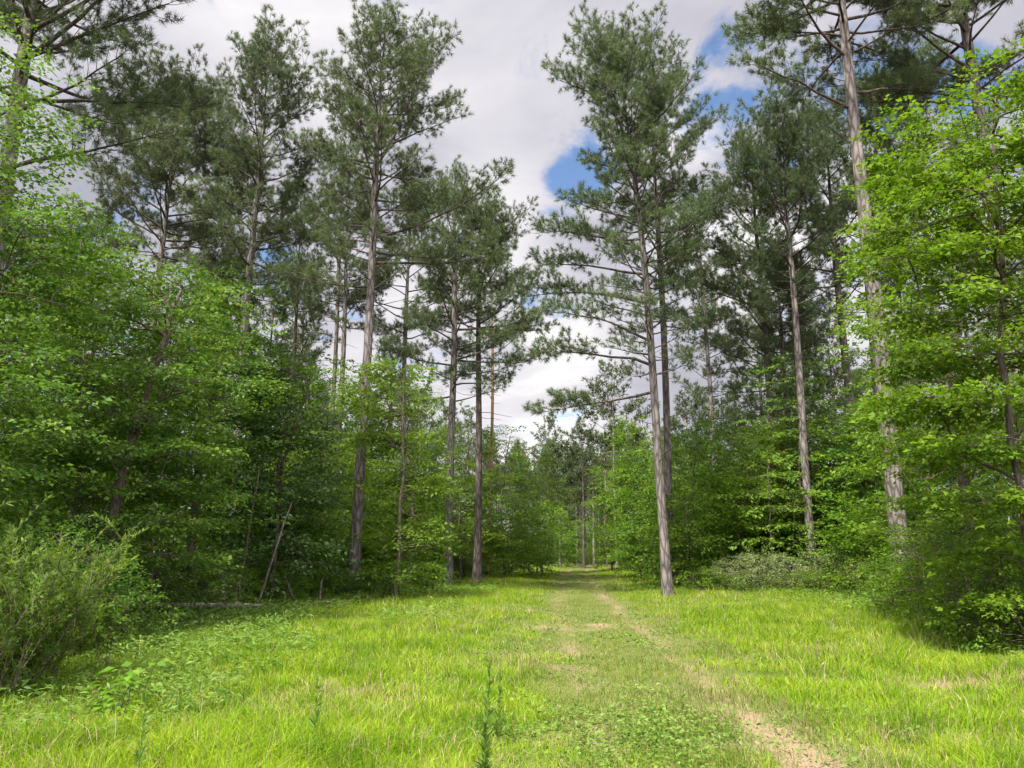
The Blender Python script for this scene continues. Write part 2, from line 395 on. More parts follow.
def scatter_sprays(rng, tem, P, az, tilt, sc):
    out = []
    ti = rng.integers(0, len(tem), len(P))
    for t in range(len(tem)):
        k = np.where(ti == t)[0]
        if len(k) == 0: continue
        T = tem[t]
        ca, sa, ct, st = np.cos(az[k]), np.sin(az[k]), np.cos(tilt[k]), np.sin(tilt[k])
        roll = rng.normal(0, .25, len(k)); cr, sr = np.cos(roll), np.sin(roll)
        ex = np.stack([ca * ct, sa * ct, st], -1)
        ey0 = np.stack([-sa, ca, 0 * ca], -1); ez0 = np.cross(ex, ey0)
        ey = ey0 * cr[:, None] + ez0 * sr[:, None]; ez = np.cross(ex, ey)
        R = np.stack([ex, ey, ez], 1) * sc[k][:, None, None]
        out.append((np.einsum('nkc,mcd->mnkd', T, R) + P[k][:, None, None, :]).reshape(-1, T.shape[1], 3))
    return out

def tuft_set(seed, n, needles, length, width):
    r = np.random.default_rng(seed); out = []
    for _ in range(n):
        t = r.uniform(0, 1, needles)
        base = np.stack([t * .16, r.normal(0, .008, needles), r.normal(0, .008, needles)], -1)
        th = r.uniform(.3, 1.75, needles) * (1.1 - .45 * t); ph = r.uniform(0, 2 * np.pi, needles)
        d = np.stack([np.cos(th), np.sin(th) * np.cos(ph), np.sin(th) * np.sin(ph)], -1)
        ln = length * r.uniform(.7, 1.15, needles)
        s = np.cross(d, r.normal(0, 1, (needles, 3))); s /= np.linalg.norm(s, axis=1, keepdims=True)
        s *= width / 2
        out.append(np.stack([base - s, base + s, base + d * ln[:, None]], 1))
    return out
def scatter_tufts(rng, tem, P, D, sc):
    D = D / (np.linalg.norm(D, axis=1, keepdims=True) + 1e-9)
    ti = rng.integers(0, len(tem), len(P)); out = []
    for t in range(len(tem)):
        k = np.where(ti == t)[0]
        if len(k) == 0: continue
        ex = D[k]; ref = rng.normal(0, 1, ex.shape); ey = np.cross(ex, ref); ey /= np.linalg.norm(ey, axis=1, keepdims=True) + 1e-9
        R = np.stack([ex, ey, np.cross(ex, ey)], 1) * sc[k][:, None, None]
        out.append((np.einsum('nkc,mcd->mnkd', tem[t], R) + P[k][:, None, None, :]).reshape(-1, 3, 3))
    return out
TUFT_NEAR = tuft_set(1, 12, 40, .2, .0125)
TUFT_MID = tuft_set(2, 10, 20, .23, .024)
TUFT_FAR = tuft_set(3, 8, 8, .28, .06)

# ------------------------------------------------------------------ pines
DEF_PROF = [(0, .6), (.12, .9), (.3, 1.05), (.55, 1.0), (.8, .85), (.93, .68), (1, .3)]
def make_pine(seed, H, cb, R, r0, nl=46, prof=DEF_PROF, asym=(0, 0), bend=(0, 0), extra=(), dead=5, lod=0, bark='pine_bark', fork=None, dens=1.0, knots=0):
    rng = np.random.default_rng(seed)
    n = 22; t = np.linspace(0, 1, n)
    ph = rng.uniform(0, 6.28, 4)
    wob = .006 * H
    tx = bend[0] * t * t + wob * (np.sin(t * 7 + ph[0]) - np.sin(ph[0])) * .6 * t ** .5
    ty_ = bend[1] * t * t + wob * (np.sin(t * 6 + ph[1]) - np.sin(ph[1])) * .6 * t ** .5
    zz = t * H; zz[0] = -.25; zz[1] = .3
    tp = np.stack([tx, ty_, zz], -1)
    tr = r0 * (1 - t * .55) * np.clip((1.02 - t) / .35, .05, 1) ** .8 * (1 + .6 * np.exp(-np.maximum(zz, 0) / .35))
    polys = [(tp, tr, 14 if lod == 0 else 7)]
    at = lambda z: np.array([np.interp(z, zz, tp[:, 0]), np.interp(z, zz, tp[:, 1]), z])
    rad = lambda z: float(np.interp(z, zz, tr))
    pz, pr = zip(*prof)
    TP, TD = [], []
    def limb(z, az, L, e0, e1, foliage=True, thick=1.0, s0=.3):
        m = 7; p = at(z).copy(); pts = [p]; a = az
        for i in range(m - 1):
            s = i / (m - 2); e = e0 + (e1 - e0) * s + rng.normal(0, .06); a += rng.normal(0, .1)
            p = p + np.array([math.cos(a) * math.cos(e), math.sin(a) * math.cos(e), math.sin(e)]) * L / (m - 1); pts.append(p)
        pts = np.array(pts); rb = min(rad(z) * .5, .014 + .011 * L) * thick
        polys.append((pts, np.linspace(rb, .007, m), 5 if lod == 0 else 3))
        if not foliage: return
        ns = max(3, int(L / .23)); S_ = np.linspace(s0, 1, ns)
        for j, s in enumerate(S_):
            f = s * (m - 1); i = min(int(f), m - 2); q = pts[i] + (pts[i + 1] - pts[i]) * (f - i)
            d = pts[i + 1] - pts[i]; d /= np.linalg.norm(d)
            sl = np.clip(L * (.42 - .27 * s) * rng.uniform(.6, 1.15), .22, 1.5) * (1 if s < .98 else .7)
            sgn = 1 if j % 2 else -1
            lat = np.array([-d[1], d[0], 0]); lat /= np.linalg.norm(lat) + 1e-9
            ang = rng.uniform(.6, 1.05) * sgn if s < .98 else 0
            sd = d * math.cos(ang) + lat * math.sin(ang) + np.array([0, 0, rng.uniform(-.05, .45)]); sd /= np.linalg.norm(sd)
            k = 4; sp = [q]
            for g in range(k - 1):
                sd = sd + np.array([rng.normal(0, .12), rng.normal(0, .12), .1]); sd /= np.linalg.norm(sd)
                sp.append(sp[-1] + sd * sl / (k - 1))
            sp = np.array(sp); polys.append((sp, np.linspace(.012, .004, k), 3))
            nt_ = max(2, int(sl / .17 * dens))
            for g in range(nt_):
                u_ = (g + 1) / nt_; ff = u_ * (k - 1); ii = min(int(ff), k - 2); c = sp[ii] + (sp[ii + 1] - sp[ii]) * (ff - ii)
                td = sd * .7 + rng.normal(0, .55, 3) + np.array([0, 0, .25]); td /= np.linalg.norm(td)
                off = rng.uniform(.08, .3) if g < nt_ - 1 else 0
                TP.append(c + td * off); TD.append(td)
                if rng.uniform() < .5 * dens:
                    td2 = td + rng.normal(0, .8, 3); td2 /= np.linalg.norm(td2); TP.append(c + td2 * rng.uniform(.08, .28)); TD.append(td2)
    for i in range(nl):
        tt = ((i + .5) / nl) ** .92
        z = cb + tt * (H - cb) * .985
        az = i * 2.4 + rng.uniform(-.6, .6)
        L = R * np.interp(tt, pz, pr) * rng.uniform(.62, 1.12)
        L *= 1 + asym[0] * math.cos(az) + asym[1] * math.sin(az)
        e0 = .05 + .9 * tt ** .9 + rng.normal(0, .2)
        limb(z, az, max(L, .35), e0, e0 + rng.uniform(.0, .45) * (1 - .5 * tt), True, 1.0, .42 if tt < .5 else .3 if tt < .8 else .12)
    for (z, az, L, e0, e1, s0) in extra: limb(z, az, L * rng.uniform(.9, 1.05), e0 + rng.normal(0, .08), e1 + rng.normal(0, .1), True, 1.0, s0)
    for i in range(dead):
        z = rng.uniform(cb * .55, cb * 1.05); limb(z, rng.uniform(0, 6.28), rng.uniform(.5, 2.0), rng.uniform(-.3, .3), rng.uniform(-.3, .5), False, .6)
    # leader
    for g in range(5): TP.append(tp[-1] - np.array([0, 0, .12 * g])); TD.append(np.array([rng.normal(0, .4), rng.normal(0, .4), 1]))
    TP = np.array(TP); TD = np.array(TD)
    tem = (TUFT_NEAR, TUFT_MID, TUFT_FAR)[lod]
    if lod == 2:
        k = rng.uniform(0, 1, len(TP)) < .7; TP, TD = TP[k], TD[k]
    cr = scatter_tufts(rng, tem, TP, TD, rng.uniform(.8, 1.25, len(TP)) * (1, 1.05, 1.25)[lod])
    return [('trunk', tube_mesh('pine_trunk', polys, M[bark], M['limb_bark'])), ('crown', facets('pine_crown', cr, M['needle']))]

# ------------------------------------------------------------------ broadleaf trees and shrubs
def make_broadleaf(seed, blobs, nspray, tem, leafmat, trunk=None, H=6, r0=.09, sc=1.0, shell=.45, tilt=(.05, .22), bark='bark', sides=8, layer=0.0, up=.6, stems=1):
    rng = np.random.default_rng(seed)
    nodes = []; par = []; children = []
    chains = []
    if trunk is None: trunk = [(0, 0, 0), (rng.normal(0, .03) * H, rng.normal(0, .03) * H, H * .5), (rng.normal(0, .05) * H, rng.normal(0, .05) * H, H * .88)]
    trunks = [trunk] if not isinstance(trunk[0][0], (list, tuple)) else trunk
    for tk in trunks:
        tk = np.array(tk, float); s = np.linspace(0, 1, 14)
        seg = np.concatenate([[0], np.cumsum(np.linalg.norm(np.diff(tk, axis=0), axis=1))]); seg /= seg[-1]
        pts = np.stack([np.interp(s, seg, tk[:, i]) for i in range(3)], -1)
        ker = np.array([.25, .5, .25])
        for i in range(2): pts[1:-1, :2] = .25 * pts[:-2, :2] + .5 * pts[1:-1, :2] + .25 * pts[2:, :2]
        pts[1:-1] += rng.normal(0, .012 * H * .3, (12, 3)); pts[0, 2] = -.15
        b = len(nodes)
        for i in range(14): nodes.append(pts[i]); par.append(b + i - 1 if i else -1)
        chains.append(list(range(b, b + 14)))
    # targets
    wts = np.array([bl[6] if len(bl) > 6 else bl[3] * bl[4] * bl[5] for bl in blobs]); wts = wts / wts.sum()
    bi = rng.choice(len(blobs), nspray, p=wts)
    B = np.array([bl[:6] for bl in blobs])[bi]
    v = rng.normal(0, 1, (nspray, 3)); v /= np.linalg.norm(v, axis=1, keepdims=True)
    T = B[:, :3] + v * B[:, 3:6] * (rng.uniform(0, 1, nspray) ** shell)[:, None]
    if layer > 0:
        zq = np.round(T[:, 2] / layer) * layer; T[:, 2] = T[:, 2] * .25 + zq * .75
    T[:, 2] = np.maximum(T[:, 2], .12)
    axis = np.array(nodes)
    dist = np.array([np.min(np.linalg.norm(axis - p, axis=1)) for p in T])
    order = np.argsort(dist)
    NA = np.zeros((len(nodes) + nspray * 4 + 8, 3)); NA[:len(nodes)] = nodes; cnt = len(nodes)
    depth = [0] * cnt
    az = np.zeros(nspray)
    for q in order:
        p = T[q]; A = NA[:cnt]; dv = p - A; hd = np.hypot(dv[:, 0], dv[:, 1])
        cost = np.linalg.norm(dv, axis=1) + 1.2 * np.maximum(0, A[:, 2] - p[2] + up * .5 * hd) + .15 * np.array(depth[:cnt])
        j = int(np.argmin(cost)); a = NA[j]; d = p - a; L = np.linalg.norm(d) + 1e-6
        az[q] = math.atan2(d[1], d[0]) + rng.normal(0, .5) if hd[j] > .1 else rng.uniform(0, 6.28)
        ctrl = a + d * .5 + np.array([rng.normal(0, .06), rng.normal(0, .06), .1 + rng.normal(0, .05)]) * L
        ch = [j]
        for i in range(1, 4):
            s = i / 3; b = (1 - s) ** 2 * a + 2 * s * (1 - s) * ctrl + s * s * p
            NA[cnt] = b; par.append(ch[-1]); depth.append(depth[j] + 1); ch.append(cnt); cnt += 1
        chains.append(ch)
    load = np.zeros(cnt)
    for ch in chains[len(trunks):]: load[ch[-1]] += 1
    for i in range(cnt - 1, -1, -1):
        if par[i] >= 0: load[par[i]] += load[i]
    rad = .0055 * np.maximum(load, 1) ** .5; rad = rad * min(1.0, 1.0) ; rmax = rad.max(); rad = np.where(rad > .02, .02 + (rad - .02) * max(r0 - .02, 0) / max(rmax - .02, 1e-3), rad)
    polys = []
    for c, ch in enumerate(chains):
        pts = NA[ch]; r = rad[ch].copy()
        if c < len(trunks):
            r = np.maximum(r, r0 * np.linspace(1, .25, len(ch)) / (1 if len(trunks) == 1 else 1.4)); r[0] *= 1.3; polys.append((pts, r, sides))
        else:
            r[0] = min(r[0], r[1] * 1.35); polys.append((pts, r, 4))
    out = scatter_sprays(rng, tem, T, az, rng.normal(tilt[0], tilt[1], nspray), sc * rng.uniform(.75, 1.25, nspray))
    return [('trunk' if stems == 1 else 'stems', tube_mesh('broadleaf_trunk', polys, M[bark])), ('crown' if stems == 1 else 'foliage', facets('broadleaf_crown', out, M[leafmat]))]

SP_NEAR = spray_set(11, .8, .1, 10, 6, 'lobed', 12, .2)
SP_OAK = spray_set(12, .85, .10, 9, 6, 'oval', 10, .12)
SP_MID = spray_set(13, .95, .13, 8, 5, 'oval', 10, .15)
SP_FAR = spray_set(14, 1.1, .19, 6, 4, 'oval', 8, .15)
SP_FINE = spray_set(15, .9, .09, 12, 7, 'narrow', 8, .1, .35)
SP_SMALL = spray_set(16, .45, .055, 7, 5, 'oval', 8, .1)

def gz(x, y): return float(ground(x, y))
def base(px, Y):
    x = px_x(px, Y); return (x, Y, gz(x, Y))

# ------------------------------------------------------------------ hero pines
def pine(px, Y, top, label, cbpy, rpx, r0, seed, **kw):
    b = base(px, Y); H = py_z(top, Y); cb = py_z(cbpy, Y)
    zc = Y * CP + (.5 * (H + cb)) * SP
    parts = make_pine(seed, H, cb, 1.28 * rpx / F * zc, r0, **kw)
    return thing('pine_tree', parts, label, 'tree', b)
LFT = math.pi
pine(-60, 18, -150, 'big pine at the far left, dark limbs reaching in over the bright leafy tree', 120, 150, .27, 101, nl=48, dens=.95,
     extra=[(py_z(100, 18), .15, 5.2, .1, -.05, .35), (py_z(60, 18), .1, 4.6, .5, .5, .3), (py_z(170, 18), -.1, 4.4, 0, .05, .35), (py_z(40, 18), -.3, 4.2, .75, .7, .3)])
pine(128, 34, 98, 'pine with a low rounded top rising behind the layered tree on the left', 270, 72, .2, 102, nl=60, dens=1.1, prof=[(0, .7), (.3, 1), (.7, .95), (.9, .7), (1, .3)])
pine(228, 32, 58, 'twin forked pine left of the tallest left pine, its top split into two heads', 300, 56, .2, 103, nl=68, dens=1.0, prof=[(0, .8), (.2, 1), (.6, 1.1), (.85, 1.0), (1, .5)],
     extra=[(py_z(225, 32), 2.2, 5.5, .9, 1.2, .3), (py_z(235, 32), .5, 5.0, .8, 1.2, .3), (py_z(295, 32), 0, 2.6, .1, .3, .4)])
pine(353, 28, 24, 'tallest pine left of the trail, long limbs pointing right over the grass', 292, 62, .205, 104, nl=80, dens=1.0, bend=(.3, 0), prof=[(0, .55), (.15, .8), (.4, 1.05), (.65, 1.1), (.85, .88), (.95, .6), (1, .3)], asym=(.12, 0), dead=7,
     extra=[(py_z(236, 28), -.15, 5.6, .3, .75, .42), (py_z(262, 28), .05, 5.4, .1, .45, .4), (py_z(250, 28), .5, 4.6, .1, .5, .4), (py_z(285, 28), 2.9, 3.6, .1, .25, .4)])
pine(448, 38, 172, 'straight brown pine at the left grass edge with its base in the shade', 405, 62, .215, 105, nl=54, prof=[(0, .9), (.3, 1), (.7, .8), (1, .2)], dead=12, bark='pine_bark',
     extra=[(py_z(330, 38), 0.1, 5.2, 0, .3, .4), (py_z(360, 38), -.2, 5.0, .05, .2, .45)])
pine(477, 41, 215, 'dark trunked pine just right of the straight brown pine', 350, 55, .21, 106, nl=36, dead=10, bark='pine_bark_dark',
     extra=[(py_z(330, 41), 0, 4.5, .1, .25, .4)])
pine(490, 54, 262, 'slender pine with an orange sunlit trunk behind the light green trees', 380, 36, .15, 107, nl=30, bark='pine_bark_orange', lod=1)
pine(322, 44, 118, 'thin pine seen between the forked pine and the tallest left pine', 330, 40, .17, 108, nl=40, lod=1)
pine(278, 46, 190, 'small pine behind the forked pine with bare slanting lower limbs', 330, 40, .15, 109, nl=34, lod=1, dead=12)
pine(200, 42, 150, 'pine crown filling the gap behind the low rounded pine', 330, 50, .2, 110, nl=40, lod=1)
pine(400, 46, 190, 'pine standing behind and right of the tallest left pine', 360, 50, .2, 111, nl=38, lod=1)

r_ = pine(668, 29, 34, 'tallest pine right of the trail, tear shaped crown over a bare pale trunk', 380, 66, .18, 121, nl=86, dens=1.05, prof=[(0, .5), (.2, .75), (.42, .95), (.62, 1.05), (.8, 1.0), (.92, .75), (1, .3)], dead=6, bend=(-.7, 0),
     extra=[(py_z(366, 29), 2.95, 4.9, .35, .1, .42), (py_z(342, 29), 3.3, 4.6, .4, .05, .42), (py_z(305, 29), 3.05, 5.4, .4, -.05, .45), (py_z(392, 29), 3.0, 4.9, -.2, -.05, .45), (py_z(275, 29), 2.7, 5.0, .3, .1, .4),
            (py_z(250, 29), 3.3, 4.9, .45, .2, .4)])
r_.rotation_euler[1] = -.024
pine(672, 35, 70, 'dark thin pine standing close behind the tallest right pine', 330, 58, .19, 122, nl=50, bark='pine_bark_dark', asym=(.2, 0))
pine(815, 33, 106, 'slim pale pine rising out of the bramble mound right of the trail', 330, 56, .19, 123, nl=66, dens=1.05, prof=[(0, .6), (.3, 1), (.6, 1), (.85, .8), (1, .35)])
pine(782, 38, 140, 'dark pine with many bare crooked lower limbs left of the slim pale pine', 400, 62, .21, 124, nl=56, bark='pine_bark_dark', dead=16)
pine(719, 48, 195, 'narrow pine with a short crown between the two big right pines', 350, 42, .19, 125, nl=40, lod=1)
pine(868, 36, 120, 'dark trunked pine just left of the broad scarred pine', 320, 62, .23, 126, nl=46, bark='pine_bark_dark', dead=10)
pine(906, 23, -150, 'broad scarred pine at the right whose trunk runs up out of the picture', 60, 95, .27, 127, nl=58, dens=1.2, dead=8,
     extra=[(py_z(112, 23), 3.2, 4.4, .15, .25, .4), (py_z(95, 23), .1, 3.8, .2, .5, .4), (py_z(150, 23), 2.4, 2.4, .9, 1.0, .35), (py_z(60, 23), 3.4, 4.2, .3, .4, .35)])
pine(1045, 24, -190, 'tall pine in the top right corner behind the bright leafy tree', 110, 112, .25, 128, nl=58, dens=1.25, extra=[(py_z(105, 24), 3.1, 4.6, .0, .2, .4), (py_z(70, 24), 3.3, 4.8, .4, .5, .4)])
pine(968, 34, 62, 'pine half hidden behind the bright leafy tree on the right', 250, 66, .22, 129, nl=44, lod=1)
pine(896, 40, 170, 'thin dark pine right behind the broad scarred pine', 330, 46, .2, 130, nl=36, lod=1, bark='pine_bark_dark')

# trail end pines
for i, (px, Y, top, cbp, rp, bk, lab) in enumerate([
    (584, 78, 430, 505, 20, 'pine_bark_dark', 'small dark trunked pine in the middle of the trail end'),
    (594, 88, 455, 520, 15, 'pine_bark_pale', 'thin pale trunk right of the dark trunk at the trail end'),
    (577, 92, 448, 520, 16, 'pine_bark_pale', 'thin pale trunk left of the dark trunk at the trail end'),
    (617, 72, 372, 480, 34, 'pine_bark_pale', 'taller pine with a pale upper trunk on the right of the trail end'),
    (643, 52, 440, 500, 20, 'pine_bark_pale', 'short pale stem at the grass edge left of the tallest right pine'),
    (607, 84, 440, 515, 17, 'pine_bark_pale', 'pale slim pine between the trail end and the taller pale pine'),
    (560, 80, 452, 520, 26, 'pine_bark', 'soft grey green pine left of the trail end')]):
    pine(px, Y, top, lab, cbp, rp, .13 if Y > 75 else .12, 140 + i, nl=34, lod=2, bark=bk, dead=2, dens=.8)

# ------------------------------------------------------------------ hero broadleaf trees
def leafy(px, Y, label, parts_fn, cat='tree', name='broadleaf_tree'):
    return thing(name, parts_fn, label, cat, base(px, Y))
# far left close tree
leafy(-120, 13, 'bright green leafy tree at the left frame edge, tall enough to leave the picture', make_broadleaf(201, [(.1, 0, 9.8, 1.5, 1.5, 1.6), (.2, 0, 7, 2.3, 2, 2.2), (.6, -.3, 4, 2.2, 1.8, 1.6), (.3, 0, 2.3, 1.8, 1.6, 1.2)], 560, SP_OAK, 'leaf_deep', H=13, r0=.13, sc=1.0, layer=.6))
# layered tree
leafy(98, 17, 'wide layered tree with a dark slanting trunk on the left of the photo', make_broadleaf(202, [(.5, 0, 7.7, 1.9, 1.8, .7), (.3, 0, 6.6, 2.6, 2.2, .6), (.5, 0, 5.4, 2.8, 2.4, .6), (-.2, 0, 4.2, 2.4, 2.4, .5), (.9, -.2, 3.6, 2.2, 2.0, .6), (.2, .2, 2.6, 2.6, 2.0, .5), (.5, 0, 1.7, 2.2, 1.8, .4)], 620, SP_OAK, 'leaf_deep',
      trunk=[(0, 0, 0), (.05, 0, 1.4), (.1, .05, 3), (.3, .1, 4.6), (.75, .1, 6.2), (1.1, 0, 7.6)], H=8, r0=.13, sc=1.0, layer=.75, tilt=(0, .14), bark='bark'))
leafy(190, 23, 'tall mid green tree with a yellowish top behind the layered tree', make_broadleaf(203, [(0, 0, 9.0, 1.8, 1.6, 1.4), (.2, 0, 7, 2.3, 2, 1.4), (0, 0, 5, 2.5, 2, 1.4), (0, 0, 3, 2.2, 2, 1.2)], 460, SP_MID, 'leaf_mid', H=10, r0=.12, layer=.8, tilt=(0, .18)))
leafy(30, 21, 'slender stemmed green tree filling the space behind the layered tree', make_broadleaf(204, [(0, 0, 9.5, 2, 1.8, 2), (0, 0, 6.5, 2.4, 2, 1.6), (0, 0, 3.5, 2.3, 2, 1.6)], 420, SP_MID, 'leaf_mid', H=11, r0=.09, layer=.8))
leafy(270, 24, 'grey stemmed thin tree with bluish sparse leaves near the leaning pole', make_broadleaf(205, [(.1, 0, 7, 1.4, 1.3, 1.1), (0, 0, 5.2, 1.7, 1.5, 1.2), (.2, 0, 3.4, 1.8, 1.5, 1.1), (0, 0, 1.6, 1.8, 1.4, .8)], 300, SP_MID, 'leaf_blue', H=8, r0=.08))
leafy(262, 27, 'green tree closing the gap between the layered tree and the thin grey stemmed tree', make_broadleaf(206, [(0, 0, 6.5, 1.6, 1.5, 1.6), (0, 0, 4, 2, 1.6, 1.4), (0, 0, 2, 2, 1.6, 1)], 280, SP_MID, 'leaf_deep', H=7.5, r0=.08))
leafy(396, 26, 'bright fresh leafed young tree beside the trunk of the tallest left pine', make_broadleaf(207, [(-.3, 0, 7.7, .8, .8, .7), (-.6, 0, 6.5, 1.1, .9, .6), (-.5, 0, 5.4, 1.2, .9, .6), (.3, .2, 3.9, 1.0, .9, .7), (.4, .2, 2.2, 1.1, .9, .8), (.3, .1, 1.0, .9, .8, .5)], 270, SP_MID, 'leaf_mid', H=8.2, r0=.06))
leafy(325, 31, 'leafy tree just left behind the tallest left pine', make_broadleaf(208, [(0, 0, 8, 1.7, 1.5, 1.3), (0, 0, 5.5, 2, 1.7, 1.5), (0, 0, 3, 2, 1.7, 1.4)], 300, SP_MID, 'leaf_mid', H=9, r0=.09))
leafy(412, 36, 'light green feathery tree left of the straight brown pine', make_broadleaf(209, [(0, 0, 8.3, 1.3, 1.2, 1.3), (0, 0, 6.3, 1.9, 1.6, 1.2), (0, 0, 4.2, 2.1, 1.7, 1.2), (0, 0, 2.2, 1.9, 1.6, 1.1)], 420, SP_FINE, 'leaf_mid', H=9.6, r0=.09, tilt=(.2, .2)))
leafy(505, 50, 'light green cone shaped tree right of the dark trunked pine', make_broadleaf(210, [(0, 0, 8.6, 1.2, 1.2, 1.4), (0, 0, 6.3, 2.3, 1.8, 1.3), (0, 0, 4, 2.8, 2, 1.2), (0, 0, 2, 2.8, 2, 1.2)], 420, SP_MID, 'leaf_mid', H=10.2, r0=.09, tilt=(.15, .2)))
leafy(542, 60, 'soft green tree leaning over the grass at the left of the trail end', make_broadleaf(211, [(-.3, 0, 8.5, 1.5, 1.2, 1.4), (0, 0, 6, 2.4, 1.8, 1.4), (-.2, 0, 3.6, 2.6, 2, 1.2), (-.4, 0, 1.7, 2.4, 2, 1)], 330, SP_MID, 'leaf_mid', H=10, r0=.09, tilt=(.1, .2)))
leafy(460, 44, 'leafy tree filling the space between the brown and the dark trunked pines', make_broadleaf(212, [(0, .5, 7.5, 1.8, 1.3, 1.4), (0, .5, 5, 2.2, 1.6, 1.3), (0, .5, 2.5, 2, 1.6, 1.3)], 300, SP_MID, 'leaf_mid', H=9, r0=.08))
# right side
leafy(1050, 12.3, 'big sunlit yellow green maple at the right edge with sprays reaching left', make_broadleaf(221, [(.5, 0, 8.6, 2.0, 1.6, 1.3), (.0, 0, 7.2, 2.1, 1.7, 1.0), (-.7, -.1, 6.2, 1.7, 1.4, .7), (.2, 0, 5.2, 2.1, 1.7, .9), (-.3, 0, 4.0, 1.9, 1.6, .8), (.1, 0, 2.9, 1.9, 1.5, .8), (.2, 0, 1.7, 1.7, 1.4, .7), (.4, -.1, 1.0, 1.2, 1.0, .5)], 760, SP_NEAR, 'leaf_bright',
      trunk=[(0, 0, 0), (-.08, 0, 2), (-.1, .05, 4), (.1, 0, 6.5), (.3, 0, 8.8)], H=9.6, r0=.062, sc=.95, layer=.8, tilt=(.02, .16), shell=.38))
leafy(985, 17, 'green leafy tree close behind the sunlit maple', make_broadleaf(222, [(0, 0, 9, 2, 1.8, 1.6), (-.2, 0, 6.4, 2.2, 2, 1.6), (0, 0, 4, 2.2, 2, 1.4), (-.2, 0, 2, 2.0, 1.8, 1)], 420, SP_OAK, 'leaf_mid', H=11, r0=.1, layer=.7))
leafy(940, 26, 'leafy tree between the broad scarred pine and the sunlit maple', make_broadleaf(223, [(0, 0, 8, 2, 1.8, 1.6), (0, 0, 5.4, 2.3, 2, 1.6), (0, 0, 2.8, 2.3, 2, 1.3)], 340, SP_MID, 'leaf_mid', H=9.6, r0=.09))
for i, (px, Y, H, w, mt, lab) in enumerate([
    (640, 48, 10.5, 1.8, 'leaf_mid', 'mid green tree left of the tallest right pine at the grass edge'),
    (655, 42, 7.5, 2.0, 'leaf_mid', 'leafy tree right behind the trunk of the tallest right pine'),
    (700, 37, 7.8, 2.3, 'leaf_mid', 'round green tree right of the tallest right pine'),
    (735, 42, 9.6, 2.4, 'leaf_mid', 'leafy green tree below the narrow short crowned pine'),
    (765, 37, 8.2, 2.3, 'leaf_mid', 'broad green tree between the bare limbed pine and the narrow pine'),
    (800, 40, 9.4, 2.4, 'leaf_mid', 'bushy tree directly behind the slim pale pine'),
    (845, 37, 8.8, 2.3, 'leaf_mid', 'deep green shaded tree left of the dark trunked pine on the right'),
    (885, 33, 7.5, 2.2, 'leaf_deep', 'deep green tree behind the broad scarred pine'),
    (612, 66, 9.5, 2.0, 'leaf_mid', 'far green tree beneath the taller pale pine at the trail end'),
    (690, 52, 9.5, 2.4, 'leaf_mid', 'green tree deep between the tallest right pine and the narrow pine')]):
    leafy(px, Y, lab, make_broadleaf(240 + i, [(0, 0, H * .82, w * .65, w * .6, H * .14), (0, 0, H * .6, w * .95, w * .85, H * .15), (.1, 0, H * .38, w, w * .9, H * .15), (0, 0, H * .17, w * .95, w * .9, H * .12)], 430, SP_MID, mt, H=H, r0=.08, layer=0, tilt=(.15, .35)))

for i, (px, Y, H, w, mt, lab) in enumerate([
    (692, 34, 4.6, 1.7, 'leaf_mid', 'low leafy tree touching the right side of the tallest right pine'),
    (742, 35, 5.4, 2.0, 'leaf_bright', 'fresh green low tree behind the left bramble mound'),
    (785, 35.5, 4.8, 1.7, 'leaf_mid', 'low tree with its foot hidden by the left bramble mound'),
    (838, 34.5, 5.2, 1.8, 'leaf_mid', 'low green tree behind the right bramble mound'),
    (876, 29.5, 4.0, 1.4, 'leaf_bright', 'fresh green young tree left of the broad scarred pine'),
    (292, 27, 4.2, 1.4, 'leaf_mid', 'low leafy tree between the leaning pole and the tallest left pine'),
    (414, 40, 4.6, 1.5, 'leaf_bright', 'fresh green low tree left of the foot of the straight brown pine'),
    (512, 46, 4.2, 1.9, 'leaf_mid', 'low green tree at the grass edge right of the dark trunked pine'),
    (537, 54, 5.2, 2.2, 'leaf_bright', 'bright low tree at the left grass edge near the trail end'),
    (655, 50, 4.4, 1.7, 'leaf_mid', 'low tree behind the foot of the tallest right pine')]):
    leafy(px, Y, lab, make_broadleaf(270 + i, [(0, 0, H * .78, w * .7, w * .65, H * .18), (0, 0, H * .5, w, w * .9, H * .2), (0, 0, H * .22, w * .95, w * .9, H * .16)], 230, SP_MID, mt, H=H, r0=.05, layer=0, tilt=(.15, .35)))

